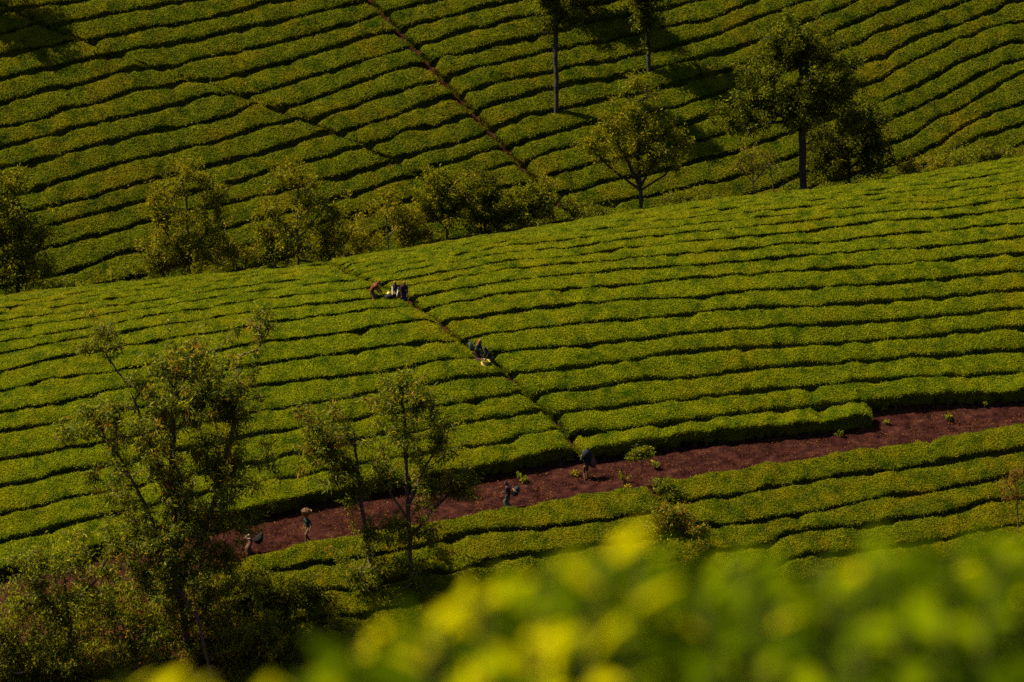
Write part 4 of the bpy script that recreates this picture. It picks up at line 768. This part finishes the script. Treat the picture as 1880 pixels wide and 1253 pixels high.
# stripes of that bundle are woven bands lying on it
for k, (h, mt) in enumerate(((.16, 'ochre_cloth'), (.40, 'ochre_cloth'))):
    V, Fq = [], []; sg = 24
    for zz in (h-.025, h+.025):
        r = np.interp(zz, [q[1] for q in TIED], [q[0] for q in TIED])*1.10+.012
        for w in range(sg): V.append((math.cos(2*math.pi*w/sg)*r*.64, math.sin(2*math.pi*w/sg)*r*.62, zz))
    for w in range(sg): Fq.append((w, (w+1) % sg, sg+(w+1) % sg, sg+w))
    me = bpy.data.meshes.new('stripe'); me.from_pydata(V, [], Fq); me.materials.append(C_[mt]); link('stripe', me, bpy.data.objects[[q.name for q in bpy.data.objects if q.get('label', '').startswith('dark striped bundle')][0]])
p = spot(565, 998); lump('basket', [(.16, 0), (.22, .04), (.27, .16), (.31, .30), (.33, .32)], C_['ochre_cloth'], (p[0]-.06, p[1]-.05, p[2]+1.60), 'round yellow-brown basket balanced on the teal walker head', 'basket', (0, 0, 0), 10, open_top=True, bump=.04, extra=('leaf_fill', C_['brown_cloth'], [(.30, .29), (.22, .40), (.10, .47), (.01, .49)]))
p = spot(459, 1020); lump('sack', TIED, C_['dark_cloth'], (p[0]+.38, p[1]+.05, p[2]+.62), 'big dark sack on the back of the small pale-topped walker', 'sack', (.1, .55, 0), 11, (.72, .7), bump=.14)

# ------------------------------------------------------------------ weeds on the road
WG = 'weeds growing on the dirt road'
def weed(u, v, h, n, mat, label, seed):
    rg = np.random.default_rng(seed); b = np.array(spot(u, v)); root = empty('weed', b); tag(root, label, 'weed', WG)
    SV, SF, Lp, Ld = [], [], [], []
    for k in range(n):
        a = rg.uniform(0, 6.28); tip = np.array([math.cos(a)*h*rg.uniform(.15, .5), math.sin(a)*h*rg.uniform(.15, .5), h*rg.uniform(.6, 1.)]); j = len(SV)
        for q, r in ((np.zeros(3)-np.array([0, 0, .05]), .012), (tip, .005)):
            for w in range(3): SV.append(q+np.array([math.cos(w*2.09)*r, math.sin(w*2.09)*r, 0]))
        for w in range(3): SF.append((j+w, j+(w+1) % 3, j+3+(w+1) % 3, j+3+w))
        for f in np.linspace(.35, 1, 7): Lp.append(tip*f); Ld.append(unit(rg.normal(size=3)*.8+np.array([math.cos(a), math.sin(a), .3])))
    link('stem', mesh_np('stem', np.array(SV), [np.array(SF)], [M['stem']]), root)
    LV, LF = leaf_quads(np.array(Lp), np.array(Ld), rg.uniform(.16, .28, len(Lp)), .45, rg); link('leaves', mesh_np('leaves', LV, [LF], [M[mat]]), root)
for k, w in enumerate([(1146, 890, .75, 6, 'shrub', 'bright leafy weed left of the road sapling'), (1203, 866, .5, 5, 'shrub', 'bright leafy weed right of the road sapling'), (962, 892, .5, 9, 'shrub', 'bushy weed on the road near the striped walker'), (1054, 880, .4, 7, 'gold', 'yellowish weed left of the trousered carrier'),
        (1742, 776, .4, 8, 'shrub', 'low weed on the wide right part of road'), (1622, 760, .5, 6, 'shrub', 'low weed beside the step in the hedge'), (1626, 786, .35, 6, 'grass', 'dry weed below the step in the hedge'), (955, 882, .4, 5, 'shrub', 'small weed under the hedge near the striped walker'),
        (1812, 752, .45, 6, 'grass', 'dry tuft under the hedge near right edge'), (1540, 806, .4, 7, 'grass', 'dry tuft under the hedge left of the step'), (1225, 895, .6, 6, 'shrub', 'leafy weed at the mouth of the side path'), (1150, 905, .35, 6, 'gold', 'yellow weed on the lower road verge')]): weed(*w, seed=300+k)

# dead leaves, clods and dry grass scattered over the road
rg = np.random.default_rng(5)
n = 36000; x = rg.uniform(-40, 40, n); t = rg.uniform(-2.9, 2.3, n); y = yroad(x)+t; keep = noise2(x*.6, y*1.2, 23)+.35*noise2(x*2.2, y*2.2, 24) > -.35; x, y, t = x[keep], y[keep], t[keep]; n = len(x)
p = np.stack([x, y, T(x, y)+.14+rg.random(n)*.05], 1); d = unit(np.stack([rg.normal(size=n), rg.normal(size=n), rg.uniform(-.1, .6, n)], 1)); LV, LF = leaf_quads(p, d, rg.uniform(.04, .12, n), .5, rg, .2)
tag(link('leaf_litter', mesh_np('leaf_litter', LV, [LF], [M['litter']])), 'dead leaves and twigs scattered over the dirt road', 'leaf litter', kind='stuff')
n = 9000; x = rg.uniform(-40, 42, n); e = rg.random(n); y = yroad(x)+np.where(e < .6, rg.normal(-2.75, .16, n), rg.normal(1.75, .3, n)); p = np.stack([x, y, T(x, y)+.10], 1)
d = unit(rg.normal(size=(n, 3))*.5+np.array([0, 0, 1.])); LV, LF = leaf_quads(p, d, np.where(e < .6, rg.uniform(.12, .34, n), rg.uniform(.08, .26, n)), .10, rg, .25)
tag(link('dry_grass', mesh_np('dry_grass', LV, [LF], [M['litter']])), 'dry grass fringing both edges of the dirt road', 'dry grass', kind='stuff')

# ------------------------------------------------------------------ the tea bushes right in front of the lens, out of focus
def tea_leaf_mat(name, c0, c1, trans):
    m, t, n_, out = nodes(name); L = t.links; oi = n_.new('ShaderNodeObjectInfo'); r = ramp(n_, [(0, c0), (1, c1)]); L.new(oi.outputs['Random'], r.inputs[0])
    p = n_.new('ShaderNodeBsdfPrincipled'); p.inputs['Roughness'].default_value = .55; p.inputs['Specular IOR Level'].default_value = 0.; L.new(r.outputs[0], p.inputs['Base Color'])
    tr = n_.new('ShaderNodeBsdfTranslucent'); L.new(r.outputs[0], tr.inputs[0]); ms = n_.new('ShaderNodeMixShader'); ms.inputs[0].default_value = trans; L.new(p.outputs[0], ms.inputs[1]); L.new(tr.outputs[0], ms.inputs[2]); L.new(ms.outputs[0], out.inputs[0]); return m
GREEN = tea_leaf_mat('half_grown_tea_leaf', (.05, .08, .0005), (.14, .17, .0005), .5); YSTEM = plain('green_tea_twig', (.05, .055, .01)); YOUNG = tea_leaf_mat('young_tea_leaf', (.24, .24, .0005), (.42, .37, .0005), .55); MATURE = tea_leaf_mat('mature_tea_leaf', (.018, .034, .0005), (.06, .088, .0005), .4)
def blade(name, mat, curl):
    V, Fq = [], []; m = 7
    for j in range(m):
        f = j/(m-1); wd_ = .19*math.sin(math.pi*min(1, f*.93+.05))**.8*(1-.25*f); z = -curl*f*f
        V += [(-wd_, f, z+.05*wd_*4), (0, f, z), (wd_, f, z+.05*wd_*4)]
    for j in range(m-1):
        for w in range(2): Fq.append((j*3+w, j*3+w+1, (j+1)*3+w+1, (j+1)*3+w))
    me = bpy.data.meshes.new(name); me.from_pydata(V, [], Fq); me.polygons.foreach_set('use_smooth', np.ones(len(Fq), bool)); me.materials.append(mat); return me
BY = [blade('leaf', YOUNG, c) for c in (.12, .3)]; BG = [blade('leaf', GREEN, c) for c in (.12, .3)]; BM = [blade('leaf', MATURE, c) for c in (.15, .35)]
TOPU = [-100, 0, 180, 300, 360, 520, 600, 680, 800, 880, 950, 1000, 1060, 1150, 1200, 1280, 1400, 1560, 1700, 1800, 1880, 1980]
TOPV = [1330, 1300, 1262, 1212, 1240, 1245, 1190, 1135, 1110, 1062, 1070, 1030, 1000, 985, 1010, 1015, 1020, 1015, 1000, 1000, 1005, 990]
def orient(o, d, nrm):
    d = Vector(d).normalized(); x = d.cross(Vector(nrm)).normalized(); z = x.cross(d); from mathutils import Matrix
    o.rotation_euler = Matrix((x, d, z)).transposed().to_euler()
def front_bush(u0, u1, nshoot, label, seed, bright, yel):
    rg = np.random.default_rng(seed); uc = (u0+u1)/2; yb = 5.4; c = at_depth(uc, 1200, yb); base = np.array([c[0], yb, float(T(c[0], yb))]); root = empty('tea_bush', base); tag(root, label, 'tea bush', 'blurred tea bushes before the lens')
    SV, SF, MV_, MF = [], [], [], []; j0 = 0
    def twig(a, b, r0, r1):
        j = len(SV); d = unit(b-a); e1 = unit(np.cross(d, np.array([1., 0, .2]))); e2 = np.cross(d, e1)
        for q, r in ((a, r0), (b, r1)):
            for w in range(5): SV.append(q+(e1*math.cos(w*1.2566)+e2*math.sin(w*1.2566))*r-base)
        for w in range(5): SF.append((j+w, j+(w+1) % 5, j+5+(w+1) % 5, j+5+w))
    hub = base+np.array([0, 0, .9]); twig(base-np.array([0, 0, .1]), hub, .04, .03)
    for k in range(nshoot):
        u = rg.uniform(u0, u1); y = rg.uniform(5.0, 6.8); top = np.interp(u, TOPU, TOPV); v = top+(rg.random()**1.5)*150*(1 if k % 3 else .35)+10; tip = at_depth(u, v, y)
        mid = hub+(tip-hub)*.55+np.array([0, 0, -.12])+rg.normal(size=3)*.05; twig(hub, mid, .018, .010); twig(mid, tip, .010, .003); d0 = unit(tip-mid)
        for q in range(6):
            f = q/5; pos = tip-d0*(.02+.04*q); a = q*2.4+rg.uniform(0, 1); side = np.array([math.cos(a), math.sin(a), 0]); d = unit(side*(.75+.5*f)+np.array([0, 0, .6-.5*f])+rg.normal(size=3)*.15)
            L_ = (.062+.05*f)*rg.uniform(.85, 1.25); young = f < .75 and rg.random() < bright
            o = bpy.data.objects.new('leaf', ((BY if rg.random() < yel else BG) if young else BM)[rg.integers(0, 2)]); COL.objects.link(o); o.parent = root; o.location = tuple(pos-base); o.scale = (L_,)*3; orient(o, d, np.array([-.35, -.25, .9])+rg.normal(size=3)*.2)
    link('stems', mesh_np('stems', np.array(SV), [np.array(SF)], [YSTEM]), root)
    # the dense older leaf below the shoots
    w = (u1-u0)/2; nm = int(nshoot*55); u = rg.uniform(u0-20, u1+20, nm); y = rg.uniform(5.6, 7.6, nm); v = np.interp(u, TOPU, TOPV)+80+(rg.random(nm)**1.2)*520
    P_ = np.array([at_depth(a, b, c_) for a, b, c_ in zip(u, v, y)]); d = unit(rg.normal(size=(nm, 3))*.8+np.array([0, 0, .5])); LV, LF = leaf_quads(P_-base, d, rg.uniform(.06, .105, nm), .42, rg)
    tag(link('foliage', mesh_np('foliage', LV, [LF], [MATURE]), root), kind='stuff')
front_bush(180, 560, 7, 'blurred low sprigs of tea bush at the bottom, left of the larger ones', 71, .9, .8)
front_bush(540, 1230, 32, 'blurred yellow-green tea bush in the middle of the bottom edge', 72, .92, .7)
front_bush(1230, 1960, 30, 'blurred deeper green tea bush in the bottom right corner', 73, .8, .16)
